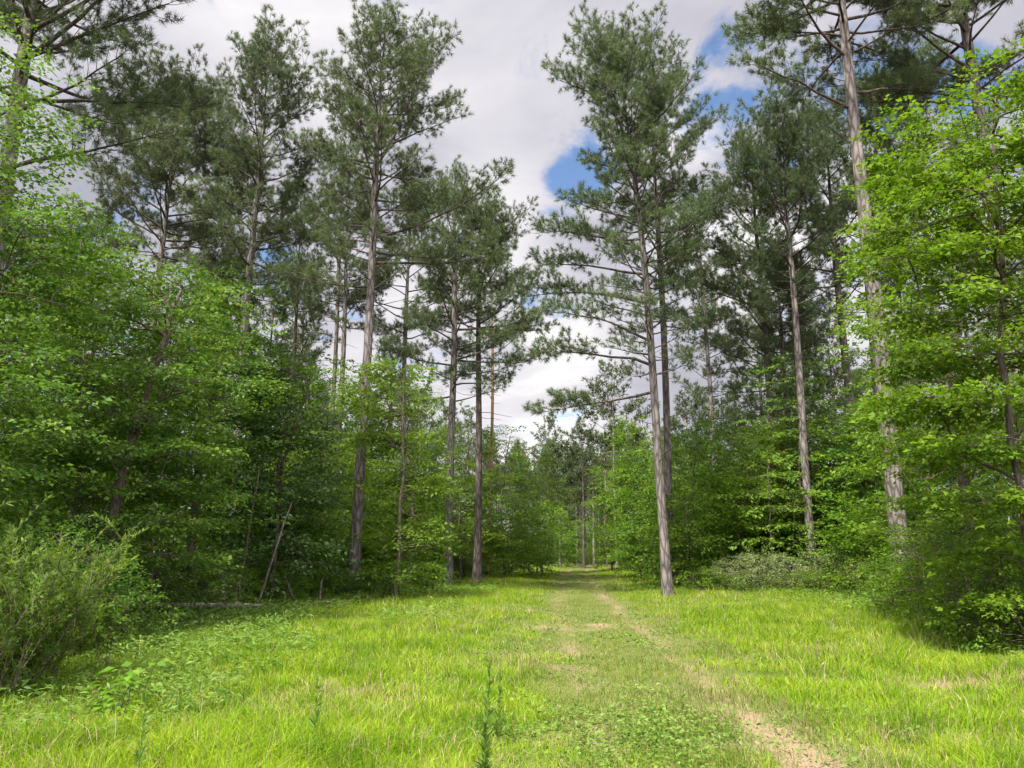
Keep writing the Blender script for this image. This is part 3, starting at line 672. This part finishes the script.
# ------------------------------------------------------------------ shrubs and bushes
def bramble(seed, rx, ry, rz, n, tem, mt): return make_broadleaf(seed, [(0, 0, rz * .5, rx, ry, rz * .55)], n, tem, mt,
    trunk=[[(-.4 * rx, 0, 0), (-.5 * rx, 0, rz * .5), (-.6 * rx, 0, rz * .75)], [(0, .1, 0), (.05, .1, rz * .5), (.1, .1, rz * .85)], [(.4 * rx, 0, 0), (.5 * rx, 0, rz * .4), (.55 * rx, 0, rz * .7)]], H=rz, r0=.013, shell=.3, stems=3, tilt=(.25, .35), up=.2)
for i, (px, Y, rx, rz, mt, lab) in enumerate([
    (765, 31.5, 1.9, 1.5, 'leaf_pale', 'pale leafed bramble mound left of the slim pale pine'),
    (845, 31, 1.8, 1.7, 'leaf_pale', 'pale leafed bramble mound right of the slim pale pine'),
    (715, 32, 1.3, .9, 'leaf_mid', 'low green shrub right of the foot of the tallest right pine'),
    (805, 30.3, 1.4, .8, 'leaf_mid', 'low shrub in front of the gap between the two bramble mounds'),
    (878, 28, 1.3, 1.4, 'feather', 'yellow green bush left of the foot of the broad scarred pine'),
    (925, 22, 1.3, 1.5, 'leaf_mid', 'leafy bush at the foot of the broad scarred pine'),
    (955, 18, 1.2, 1.5, 'leaf_mid', 'green bush at the meadow edge below the trees behind the maple'),
    (1000, 14.2, 1.3, 1.2, 'feather', 'green bush at the right frame edge under the maple'),
    (372, 27.3, .9, .9, 'leaf_mid', 'small leafy bush right of the foot of the tallest left pine'),
    (335, 26.5, .9, .9, 'leaf_deep', 'small dark bush left of the foot of the tallest left pine'),
    (96, 13.6, .9, 1.2, 'leaf_mid', 'leafy shrub behind the feathery corner bush'),
    (40, 12.6, 1.2, 1.9, 'leaf_deep', 'deep green shrub rising behind the corner bush at the left edge'),
    (215, 22.5, 1.1, 1.2, 'leaf_mid', 'fresh low shrub behind the slim dark snag'),
    (268, 24.5, 1.2, 1.3, 'leaf_bright', 'bright low shrub behind the foot of the leaning pole'),
    (304, 26.0, 1.0, 1.1, 'leaf_mid', 'low shrub right of the leaning pole in the shade'),
    (412, 33, 1.3, 1.2, 'leaf_bright', 'bright shrub between the tallest left pine and the straight brown pine'),
    (962, 15.6, 1.2, 2.3, 'leaf_bright', 'tall bright shrub under the left sprays of the sunlit maple'),
    (1012, 13.0, 1.1, 1.9, 'leaf_bright', 'bright leafy shrub at the foot of the sunlit maple'),
    (915, 20.0, 1.1, 1.4, 'leaf_bright', 'bright shrub in front of the foot of the broad scarred pine'),
    (690, 36, 1.1, 1.2, 'leaf_deep', 'dark low bush behind the foot of the tallest right pine'),
    (1060, 12.2, 1.0, 1.0, 'feather', 'low bush at the right frame edge under the maple sprays')]):
    t_ = thing('shrub', bramble(300 + i, rx, rx * .7, rz, int(95 * rx * rz + 80), SP_SMALL, mt), lab, 'shrub', base(px, Y))
    t_.scale = (1, 1, 1)

def make_feathery(seed, nst, h, spread, leaf, mat, stemmat='bark', base_r=.6, per=46):
    rng = np.random.default_rng(seed); polys = []; P = []; D = []
    def shoot(o, d, L, r):
        k = 6; pts = [o]
        for i in range(k - 1):
            d = d + np.array([rng.normal(0, .07), rng.normal(0, .07), -.035 * i]); d = d / np.linalg.norm(d); pts.append(pts[-1] + d * L / (k - 1))
        pts = np.array(pts); polys.append((pts, np.linspace(r, .003, k), 4)); return pts
    for i in range(nst):
        a = rng.uniform(0, 6.28); rr = base_r * math.sqrt(rng.uniform()); o = np.array([math.cos(a) * rr, math.sin(a) * rr, -.05])
        out = rng.uniform(.05, spread); d = np.array([math.cos(a) * out, math.sin(a) * out, 1.]); d /= np.linalg.norm(d)
        L = h * rng.uniform(.35, 1.15); st = shoot(o, d, L, .011)
        lst = [(st, 1.0)]
        for j in range(7):
            s = rng.uniform(.25, .9); f = s * 5; ii = min(int(f), 4); q = st[ii] + (st[ii + 1] - st[ii]) * (f - ii)
            b = rng.uniform(0, 6.28); dd = np.array([math.cos(b) * .6, math.sin(b) * .6, .9]); dd /= np.linalg.norm(dd)
            lst.append((shoot(q, dd, L * rng.uniform(.2, .4), .005), .5))
        for pts, wt in lst:
            m = int(per * wt)
            f = rng.uniform(.1, 1, m) * 5; ii = np.minimum(f.astype(int), 4); fr = (f - ii)[:, None]
            p = pts[ii] + (pts[ii + 1] - pts[ii]) * fr; dd = pts[ii + 1] - pts[ii]; dd = dd / np.linalg.norm(dd, axis=1, keepdims=True)
            rd = rng.normal(0, 1, (m, 3)); rd /= np.linalg.norm(rd, axis=1, keepdims=True)
            P.append(p); D.append(dd * .8 + rd * .75)
    P = np.concatenate(P); D = np.concatenate(D)
    lv = place_leaves(rng, P, D, leaf * rng.uniform(.6, 1.25, len(P)), leaf_shape('narrow'), .8)
    return [('stems', tube_mesh('bush_stems', polys, M[stemmat])), ('foliage', facets('bush_foliage', [lv], M[mat]))]
for i, (px, Y, h, lab) in enumerate([(-8, 9.8, 1.75, 'feathery yellow green bush with upright shoots in the lower left corner'), (-45, 8.8, 2.0, 'taller feathery bush cut by the left frame edge'), (38, 11.8, 1.0, 'smaller feathery bush leaning right beside the corner bush')]):
    thing('bush', make_feathery(330 + i, 44, h, .6, .085, 'feather', per=70, base_r=.6), lab, 'bush', base(px, Y))

def make_sapling(seed, h, n, leaf, mat):
    rng = np.random.default_rng(seed); polys = []; P = []; D = []
    for s_ in range(3):
        a = rng.uniform(0, 6.28); d = np.array([math.cos(a) * .25, math.sin(a) * .25, 1.]); pts = [np.array([0, 0, -.05])]
        for i in range(5): pts.append(pts[-1] + d / np.linalg.norm(d) * h / 5 * (1 if s_ == 0 else .75)); d = d + np.array([rng.normal(0, .15), rng.normal(0, .15), 0])
        pts = np.array(pts); polys.append((pts, np.linspace(.009, .003, 6), 4))
        for j in range(n):
            f = rng.uniform(.25, 1) * 5; ii = min(int(f), 4); q = pts[ii] + (pts[ii + 1] - pts[ii]) * (f - ii)
            b = rng.uniform(0, 6.28); rr = rng.uniform(.02, .28); P.append(q + np.array([math.cos(b) * rr, math.sin(b) * rr, rng.uniform(0, .12)])); D.append([math.cos(b), math.sin(b), -.15])
    P = np.array(P); D = np.array(D)
    lv = place_leaves(rng, P, D, leaf * rng.uniform(.6, 1.2, len(P)), leaf_shape('oval'), .35)
    return [('stems', tube_mesh('sapling_stems', polys, M['bark'])), ('foliage', facets('sapling_foliage', [lv], M[mat]))]
for i, (px, Y, h, leaf, mat, lab) in enumerate([
    (103, 10.6, 1.15, .1, 'leaf_bright', 'bright yellow green leafed sapling right of the feathery corner bush'),
    (226, 19, 1.3, .12, 'leaf_pale', 'pale leafed sapling near the end of the fallen log'),
    (180, 17, .8, .1, 'leaf_bright', 'small bright sapling in front of the fallen log'),
    (122, 8.2, .5, .12, 'leaf_bright', 'low seedling with broad bright leaves in the shaded grass on the left'),
    (140, 9, .45, .12, 'leaf_mid', 'low green seedling right behind the broad leafed seedling'),
    (390, 27, .8, .12, 'leaf_pale', 'pale leafed sapling at the shaded edge right of the tallest left pine'),
    (742, 30, 1.0, .12, 'leaf_bright', 'bright sapling in front of the left bramble mound')]):
    thing('sapling', make_sapling(360 + i, h, 26, leaf, mat), lab, 'sapling', base(px, Y))

# tall weeds in the meadow
def make_weed(seed, h, leaf, n, mat='weed', stem='stalk', r=.006):
    rng = np.random.default_rng(seed)
    pts = np.stack([np.linspace(0, rng.normal(0, .05), 6) * h, np.linspace(0, rng.normal(0, .05), 6) * h, np.linspace(-.03, h, 6)], -1)
    t = rng.uniform(.12, 1, n); P = np.stack([np.interp(t, np.linspace(0, 1, 6), pts[:, i]) for i in range(3)], -1)
    a = rng.uniform(0, 6.28, n); e = rng.uniform(.5, 1.25, n); D = np.stack([np.cos(a) * np.cos(e), np.sin(a) * np.cos(e), np.sin(e)], -1)
    lv = place_leaves(rng, P, D, leaf * (1.25 - .7 * t) * rng.uniform(.7, 1.2, n), leaf_shape('narrow'), .6)
    return [('stem', tube_mesh('weed_stem', [(pts, np.linspace(r, r * .4, 6), 5)], M[stem])), ('foliage', facets('weed_foliage', [lv], M[mat]))]
for i, (px, py, h, n, mt, stm, lab) in enumerate([
    (483, 790, .9, 170, 'weed', 'stalk', 'tall green weed stalk at the bottom centre of the grass'),
    (497, 745, .6, 90, 'weed', 'stalk', 'shorter weed stalk close behind the tall green weed stalk'),
    (135, 800, .75, 60, 'weed', 'stalk', 'green weed stalk near the lower left corner of the meadow'),
    (314, 750, .6, 60, 'weed', 'stalk', 'weed stalk in the left meadow between the track and the corner bush'),
    (682, 712, .28, 16, 'weed', 'stalk', 'tiny weed sprout standing on the grassy track'),
    (838, 672, .75, 12, 'weed', 'brown_stalk', 'thin leafless dark stalk in the right meadow'),
    (826, 690, .5, 8, 'straw', 'brown_stalk', 'short brown stalk beside the thin leafless dark stalk'),
    (792, 650, .55, 16, 'weed', 'brown_stalk', 'brown leafed stalk in the meadow between the track and the dark stalk')]):
    gxp, gyp = pix_ground(px, min(py, 805))
    thing('weed', make_weed(380 + i, h, .085, n, mt, stm), lab, 'weed', (gxp, gyp, gz(gxp, gyp)))

# fallen log and leaning pole
def log_mesh(name, a, b, r, mat, seed, sag=.0):
    rng = np.random.default_rng(seed); n = 12; t = np.linspace(0, 1, n)[:, None]
    p = np.array(a) * (1 - t) + np.array(b) * t + rng.normal(0, .012, (n, 3)); p[:, 2] += sag * np.sin(t[:, 0] * 3.14)
    rr = np.linspace(r, r * .6, n); rr[0] *= .5; rr[-1] *= .3
    return tube_mesh(name, [(p, rr, 10)], M[mat])
Yl = 20.3; xa, xb = px_x(85, Yl), px_x(262, Yl + .6)
o = link('fallen_log', log_mesh('fallen_log', (xa, Yl, gz(xa, Yl) + .28), (xb, Yl + .6, gz(xb, Yl + .6) + .22), .1, 'dead_wood', 1)); tag(o, 'grey fallen log lying along the shaded left edge of the grass', 'log')
Yp = 22.0; xa, xb = px_x(256, Yp), px_x(287, Yp, 3.0)
o = link('leaning_pole', log_mesh('leaning_pole', (xa, Yp, gz(xa, Yp) - .05), (xb, Yp + .5, 3.0), .034, 'bark', 2, .08)); tag(o, 'thin dead pole leaning up to the right in the shade on the left', 'dead branch')
Yp = 24.0; xa, xb = px_x(297, Yp), px_x(284, Yp, .9)
o = link('dead_branch', log_mesh('dead_branch', (xa, Yp, gz(xa, Yp) - .03), (xb, Yp, .9), .05, 'bark', 3)); tag(o, 'short dark broken branch leaning left near the leaning pole', 'dead branch')

for (px, Y, lean, h, r, mat, lab) in [
    (318, 24.5, .05, .75, .05, 'bark', 'short dark upright stub at the shaded grass edge left of the tallest left pine'),
    (236, 22.5, .35, 4.2, .03, 'bark', 'slim dark leafless snag behind the end of the fallen log'),
    (150, 20, -.3, 3.4, .035, 'bark', 'thin dark dead stem standing above the middle of the fallen log'),
    (792, 34, .5, 4.0, .035, 'dead_wood', 'pale leafless sapling stem left of the slim pale pine')]:
    x0 = px_x(px, Y); me = log_mesh('dead_snag', (x0, Y, gz(x0, Y) - .05), (x0 + lean, Y + .2, h), r, mat, int(px))
    tag(link('dead_snag', me), lab, 'dead tree')
for (x0, y0, x1, y1, lab) in [(-7.6, 16.4, -6.1, 17.2, 'fallen grey branch in the weeds in front of the fallen log'), (-6.3, 24.0, -5.2, 23.2, 'fallen branch at the foot of the tallest left pine')]:
    me = log_mesh('fallen_branch', (x0, y0, gz(x0, y0) + .05), (x1, y1, gz(x1, y1) + .16), .035, 'dead_wood', int(x0 * 10) + 200, .05)
    tag(link('fallen_branch', me), lab, 'branch')

# ------------------------------------------------------------------ woods behind: copies
rng = np.random.default_rng(77)
proto_p = [make_pine(500 + i, H, cb, R, .18, nl=40, lod=1, dead=8, bark=bk) for i, (H, cb, R, bk) in enumerate([(21, 10, 2.7, 'pine_bark'), (19, 11, 2.3, 'pine_bark_dark'), (22, 12.5, 2.8, 'pine_bark'), (17, 8, 2.4, 'pine_bark_dark')])]
proto_f = [make_pine(520 + i, H, cb, R, .16, nl=34, lod=2, dead=2, bark=bk, dens=.8) for i, (H, cb, R, bk) in enumerate([(18, 8, 2.6, 'pine_bark'), (15, 6, 2.4, 'pine_bark_pale'), (20, 10, 2.7, 'pine_bark_dark')])]
def blobs_for(H, w): return [(0, 0, H * .85, w * .6, w * .6, H * .13), (0, 0, H * .62, w * .95, w * .9, H * .15), (.1, 0, H * .38, w, w, H * .15), (0, 0, H * .16, w * .95, w * .95, H * .12)]
proto_b = [make_broadleaf(540 + i, blobs_for(H, w), 230, SP_FAR, mt, H=H, r0=.08, layer=.8, tilt=(.03, .2)) for i, (H, w, mt) in enumerate([(8, 2.1, 'leaf_deep'), (9.5, 2.3, 'leaf_mid'), (7, 2.2, 'leaf_mid'), (10.5, 2.3, 'leaf_deep'), (6, 1.9, 'leaf_blue')])]
proto_s = [bramble(560 + i, 1.2, 1.0, h, 90, SP_SMALL, mt) for i, (h, mt) in enumerate([(1.2, 'leaf_deep'), (1.5, 'under'), (1.0, 'leaf_mid')])]
firsts = {}
def put(kind, i, protos, name, cat, loc, rz, sc, label, group):
    key = (kind, i)
    if key not in firsts:
        firsts[key] = thing(name, protos[i], label, cat, loc, rz, sc, group)
    else: dup(firsts[key], loc, rz, sc, label, group)
def spots(n, y0, y1, side, off0, off1, mind, tries=6000, pw=1.0):
    out = []
    for _ in range(tries):
        if len(out) >= n: break
        y = rng.uniform(y0, y1); d = off0 + (off1 - off0) * rng.uniform() ** pw
        x = float(edge_l(y)) - d if side < 0 else float(edge_r(y)) + d
        if abs(x) > .69 * y + 2.5: continue
        if all((x - a) ** 2 + (y - b) ** 2 > mind * mind for a, b in out): out.append((x, y))
    return out
SIDE = {-1: 'left', 1: 'right'}
for sd in (-1, 1):
    w = SIDE[sd]
    for (x, y) in spots(34, 37, 82, sd, 4, 30, 3.9):
        far = y > 58
        i = int(rng.integers(0, 3 if far else 4))
        put('pf' if far else 'pm', i, proto_f if far else proto_p, 'pine_tree', 'tree', (x, y, gz(x, y)), rng.uniform(0, 6.28), rng.uniform(.8, 1.08),
            ('distant pine deep in the woods behind the %s tree line' if far else 'slim pine standing in the woods behind the %s tree line') % w, ('distant pines in the %s woods' if far else 'slim pines in the %s woods') % w)
    for (x, y) in spots(58, 17, 75, sd, 2.5, 16, 2.5, pw=1.2):
        i = int(rng.integers(0, 5))
        put('b', i, proto_b, 'broadleaf_tree', 'tree', (x, y, gz(x, y)), rng.uniform(0, 6.28), rng.uniform(.75, 1.1), 'leafy understory tree in the shade of the %s woods' % w, 'understory trees in the %s woods' % w)
    for (x, y) in spots(52, 14, 70, sd, .3, 5, 1.5):
        i = int(rng.integers(0, 3))
        put('s', i, proto_s, 'shrub', 'shrub', (x, y, gz(x, y)), rng.uniform(0, 6.28), rng.uniform(.55, 1.0), 'low shrub crowding the foot of the %s tree line' % w, 'shrubs at the foot of the %s tree line' % w)
# trail end
for (x, y) in [(rng.uniform(-6, 30), rng.uniform(94, 130)) for _ in range(56)]:
    put('pf', int(rng.integers(0, 3)), proto_f, 'pine_tree', 'tree', (x, y, gz(x, y)), rng.uniform(0, 6.28), rng.uniform(.65, .95), 'small hazy pine closing the far end of the trail', 'pines closing the trail end')
for (x, y) in [(rng.uniform(-8, 7), rng.uniform(78, 110)) for _ in range(14)] + [(rng.uniform(12.5, 28), rng.uniform(80, 110)) for _ in range(14)] + [(rng.uniform(-2, 26), rng.uniform(118, 140)) for _ in range(26)]:
    put('b', int(rng.integers(0, 5)), proto_b, 'broadleaf_tree', 'tree', (x, y, gz(x, y)), rng.uniform(0, 6.28), rng.uniform(.55, .85), 'small leafy tree beside the far end of the trail', 'leafy trees at the trail end')
for (x, y) in [(rng.uniform(-4, 28), rng.uniform(98, 124)) for _ in range(44)]:
    put('s', int(rng.integers(0, 3)), proto_s, 'shrub', 'shrub', (x, y, gz(x, y)), rng.uniform(0, 6.28), rng.uniform(1.3, 2.4), 'low bush closing the far end of the trail', 'bushes closing the trail end')
for _ in range(26):
    y = rng.uniform(92, 128); x = px_x(rng.uniform(545, 625), y)
    put('pf', int(rng.integers(0, 3)), proto_f, 'pine_tree', 'tree', (x, y, gz(x, y)), rng.uniform(0, 6.28), rng.uniform(.6, .85), 'small hazy pine closing the far end of the trail', 'pines closing the trail end')
for _ in range(16):
    y = rng.uniform(104, 135); x = px_x(rng.uniform(550, 625), y)
    put('b', int(rng.integers(0, 5)), proto_b, 'broadleaf_tree', 'tree', (x, y, gz(x, y)), rng.uniform(0, 6.28), rng.uniform(.7, 1.1), 'small leafy tree beside the far end of the trail', 'leafy trees at the trail end')
# unseen trees added just outside the left frame to throw shade on the grass
for (x, y, s) in [(-12.5, 12.5, 1.0), (-14.5, 16, 1.0), (-9.6, 5.2, 1.0), (-12, 2.0, 1.1)]:
    put('b', 3, proto_b, 'broadleaf_tree', 'tree', (x, y, gz(x, y)), rng.uniform(0, 6.28), s, 'leafy understory tree in the shade of the left woods', 'understory trees in the left woods')

for (x, y, i) in [(-15.5, 1.5, 0), (-16, 6, 0)]:  # unseen pines added past the left edge for more shade on the grass
    put('pm', i, proto_p, 'pine_tree', 'tree', (x, y, gz(x, y)), 1.0 + x, 1.0, 'unseen pine added outside the left frame to shade the grass', 'slim pines in the left woods')

# ------------------------------------------------------------------ ground cover
def cover(name, mat, x, y, leaf, hmax, per, shape='oval', seed=0):
    rg = np.random.default_rng(seed); n = len(x); P = np.repeat(np.stack([x, y, ground(x, y)], -1), per, 0)
    k = len(P); sc = np.repeat(np.sqrt(np.maximum(y, 6) / 12), per)
    P = P + np.stack([rg.normal(0, .1, k) * sc, rg.normal(0, .1, k) * sc, rg.uniform(.02, 1, k) * np.repeat(hmax, per)], -1)
    a = rg.uniform(0, 6.28, k); D = np.stack([np.cos(a), np.sin(a), rg.normal(.1, .4, k)], -1)
    lv = place_leaves(rg, P, D, leaf * rg.uniform(.6, 1.3, k) * sc, leaf_shape(shape), .5)
    return tag(link(name, facets(name, [lv], M[mat])), None, None, kind='stuff')
x, y = sample(rng, 16000, 8, 75, 1.3); dl = np.maximum(edge_l(y) - x, x - edge_r(y))
k = (dl > -.7) & (dl < 14); x, y, dl = x[k], y[k], dl[k]
cover('undergrowth', 'under', x, y, .09, .25 + .35 * vnoise(x, y, 2, 60), 9, seed=3)
x, y = sample(rng, 42000, 4.5, 38, 1.3); dl = np.minimum(x - edge_l(y), (edge_r(y) - x) * 1.6)
k = (dl > -.5) & (dl < 6.0 * vnoise(x, y, 2, 61) ** 1.2 + 1.3) & (rng.uniform(0, 1, len(x)) < .9 - dl / 8); x, y = x[k], y[k]
cover('leafy_weeds', 'weed', x, y, .105, .1 + .28 * vnoise(x, y, 1.2, 62), 9, 'narrow', seed=4)
x, y = sample(rng, 5000, 4, 18, 1.0); cxp, cyp = pix_ground(655, 745)
k = (((x - cxp) / .9) ** 2 + ((y - cyp) / 1.6) ** 2 + (vnoise(x, y, .5, 63) - .5) * 1.4 < 1) ; x, y = x[k], y[k]
x2, y2 = sample(rng, 14000, 4, 22, 1.2); k = (np.abs(x2 - track_c(y2)) < 2.2) & (vnoise(x2, y2, .8, 64) > .66) & (rng.uniform(0, 1, len(x2)) < .5)
x = np.concatenate([x, x2[k]]); y = np.concatenate([y, y2[k]])
xd = rng.normal(0, .5, 300) + cxp; yd = rng.normal(0, .9, 300) + cyp
x = np.concatenate([x, xd]); y = np.concatenate([y, yd])
cover('clover', 'weed', x, y, .055, np.full(len(x), .12), 10, seed=5)

# ------------------------------------------------------------------ sky, sun, camera
SUN_AZ, SUN_EL = math.radians(-148), math.radians(58)      # azimuth clockwise from +Y
w = bpy.data.worlds.new('World'); S.world = w; w.use_nodes = True
nt = w.node_tree; nd = nt.nodes; ln = nt.links; nd.clear()
sky = N(nd, 'ShaderNodeTexSky', sky_type='NISHITA', sun_disc=False, sun_elevation=SUN_EL, sun_rotation=SUN_AZ, air_density=1.0, dust_density=.6, ozone_density=4.5)
bg1 = N(nd, 'ShaderNodeBackground', i_Strength=.05); ln.new(sky.outputs[0], bg1.inputs['Color'])
tc = N(nd, 'ShaderNodeTexCoord'); sep = N(nd, 'ShaderNodeSeparateXYZ'); ln.new(tc.outputs['Generated'], sep.inputs[0])
zz = N(nd, 'ShaderNodeMath', operation='ADD', i_1=.18); ln.new(sep.outputs['Z'], zz.inputs[0])
zm = N(nd, 'ShaderNodeMath', operation='MAXIMUM', i_1=.05); ln.new(zz.outputs[0], zm.inputs[0])
dx = N(nd, 'ShaderNodeMath', operation='DIVIDE'); ln.new(sep.outputs['X'], dx.inputs[0]); ln.new(zm.outputs[0], dx.inputs[1])
dy = N(nd, 'ShaderNodeMath', operation='DIVIDE'); ln.new(sep.outputs['Y'], dy.inputs[0]); ln.new(zm.outputs[0], dy.inputs[1])
cmb = N(nd, 'ShaderNodeCombineXYZ'); ln.new(dx.outputs[0], cmb.inputs[0]); ln.new(dy.outputs[0], cmb.inputs[1])
n1 = N(nd, 'ShaderNodeTexNoise', i_Scale=4.2, i_Detail=9.0, i_Roughness=.58, i_Distortion=.6); ln.new(cmb.outputs[0], n1.inputs['Vector'])
n2 = N(nd, 'ShaderNodeTexNoise', i_Scale=1.5, i_Detail=8.0, i_Roughness=.55); n2.inputs['Distortion'].default_value = .4
mp = N(nd, 'ShaderNodeMapping'); mp.inputs['Location'].default_value = (3.1, 1.7, 4.0); ln.new(cmb.outputs[0], mp.inputs['Vector']); ln.new(mp.outputs[0], n2.inputs['Vector'])
# gaps of blue: each a direction and a radius, broken up by noise
def near_dir(px, py, rad, amp=1.0):
    v = N(nd, 'ShaderNodeVectorMath', operation='DISTANCE'); v.inputs[1].default_value = pix_dir(px, py); ln.new(tc.outputs['Generated'], v.inputs[0])
    m = N(nd, 'ShaderNodeMapRange', interpolation_type='SMOOTHSTEP'); m.inputs['From Min'].default_value = 0; m.inputs['From Max'].default_value = rad; m.inputs['To Min'].default_value = amp; m.inputs['To Max'].default_value = 0
    ln.new(v.outputs['Value'], m.inputs['Value']); return m.outputs[0]
def combine(op, socks):
    s = socks[0]
    for q in socks[1:]:
        n = N(nd, 'ShaderNodeMath', operation=op); ln.new(s, n.inputs[0]); ln.new(q, n.inputs[1]); s = n.outputs[0]
    return s
holes = combine('MAXIMUM', [near_dir(570, 170, .095, 1.1), near_dir(716, 100, .1, 1.15), near_dir(728, 60, .08, 1.1), near_dir(905, 70, .17, .9), near_dir(760, 175, .1, .7), near_dir(100, 190, .09, .6), near_dir(275, 270, .07, .8), near_dir(15, 290, .1, .6)])
nc = N(nd, 'ShaderNodeMath', operation='MULTIPLY_ADD', i_1=4.6, i_2=-2.5); ln.new(n1.outputs['Fac'], nc.inputs[0])
ha = N(nd, 'ShaderNodeMath', operation='ADD'); ln.new(holes, ha.inputs[0]); ln.new(nc.outputs[0], ha.inputs[1])
hr = N(nd, 'ShaderNodeMapRange', interpolation_type='SMOOTHSTEP'); hr.inputs['From Min'].default_value = .12; hr.inputs['From Max'].default_value = .85; hr.inputs['To Min'].default_value = 1; hr.inputs['To Max'].default_value = 0
ln.new(ha.outputs[0], hr.inputs['Value'])
# cloud brightness: grey bases, bright edges
brt = combine('MAXIMUM', [near_dir(240, -30, .35, .8), near_dir(500, 235, .16, .9), near_dir(590, 190, .08, .9), near_dir(560, 400, .2, .95), near_dir(800, 260, .25, .8), near_dir(400, 330, .25, .6), near_dir(690, 140, .1, .8)])
cb_ = N(nd, 'ShaderNodeMath', operation='MULTIPLY_ADD', i_1=1.9, i_2=-.66); ln.new(n2.outputs['Fac'], cb_.inputs[0])
ca = N(nd, 'ShaderNodeMath', operation='ADD'); ln.new(cb_.outputs[0], ca.inputs[0]); hb = N(nd, 'ShaderNodeMath', operation='MULTIPLY', i_1=.6); ln.new(brt, hb.inputs[0]); ln.new(hb.outputs[0], ca.inputs[1])
cr = ramp(nd, [(.0, (.48, .48, .55)), (.35, (.6, .59, .665)), (.75, (.91, .885, .92)), (1.0, (1.16, 1.13, 1.1))]); ln.new(ca.outputs[0], cr.inputs['Fac'])
bk = N(nd, 'ShaderNodeMapRange', interpolation_type='SMOOTHSTEP'); bk.inputs['From Min'].default_value = .45; bk.inputs['From Max'].default_value = -.5; bk.inputs['To Min'].default_value = .235; bk.inputs['To Max'].default_value = 1.4  # unseen clouds behind the camera boosted, added as front fill light
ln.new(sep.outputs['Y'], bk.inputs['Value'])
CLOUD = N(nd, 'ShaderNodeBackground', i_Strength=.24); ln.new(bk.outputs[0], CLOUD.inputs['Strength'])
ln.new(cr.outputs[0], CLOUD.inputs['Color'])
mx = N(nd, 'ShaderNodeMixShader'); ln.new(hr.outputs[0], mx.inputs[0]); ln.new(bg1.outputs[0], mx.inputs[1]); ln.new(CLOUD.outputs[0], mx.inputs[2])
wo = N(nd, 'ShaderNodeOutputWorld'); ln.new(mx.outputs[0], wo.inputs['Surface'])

sl = bpy.data.lights.new('sun', 'SUN'); sl.energy = 3.0; sl.angle = math.radians(4.0); sl.color = (1, .95, .86)
so = bpy.data.objects.new('sun', sl); COL.objects.link(so)
d = Vector((math.sin(SUN_AZ) * math.cos(SUN_EL), math.cos(SUN_AZ) * math.cos(SUN_EL), math.sin(SUN_EL)))
so.rotation_euler = d.to_track_quat('Z', 'Y').to_euler(); so.location = (0, 0, 40)

cam = bpy.data.cameras.new('camera'); cam.sensor_width = 36; cam.lens = F / 1024 * 36; cam.clip_end = 3000; cam.clip_start = .05
co = bpy.data.objects.new('camera', cam); COL.objects.link(co); co.location = (0, 0, EYE); co.rotation_euler = (math.pi / 2 + PITCH, 0, 0)
S.camera = co

S.view_settings.view_transform = 'Standard'; S.view_settings.look = 'None'; S.view_settings.gamma = 1
S.view_settings.exposure = 2.12
S.render.engine = 'CYCLES'
c = S.cycles
c.max_bounces = 10; c.diffuse_bounces = 8; c.glossy_bounces = 2; c.transmission_bounces = 8; c.transparent_max_bounces = 4
c.caustics_reflective = False; c.caustics_refractive = False
c.use_denoising = True; c.use_adaptive_sampling = True; c.adaptive_threshold = .02
S.render.use_persistent_data = False
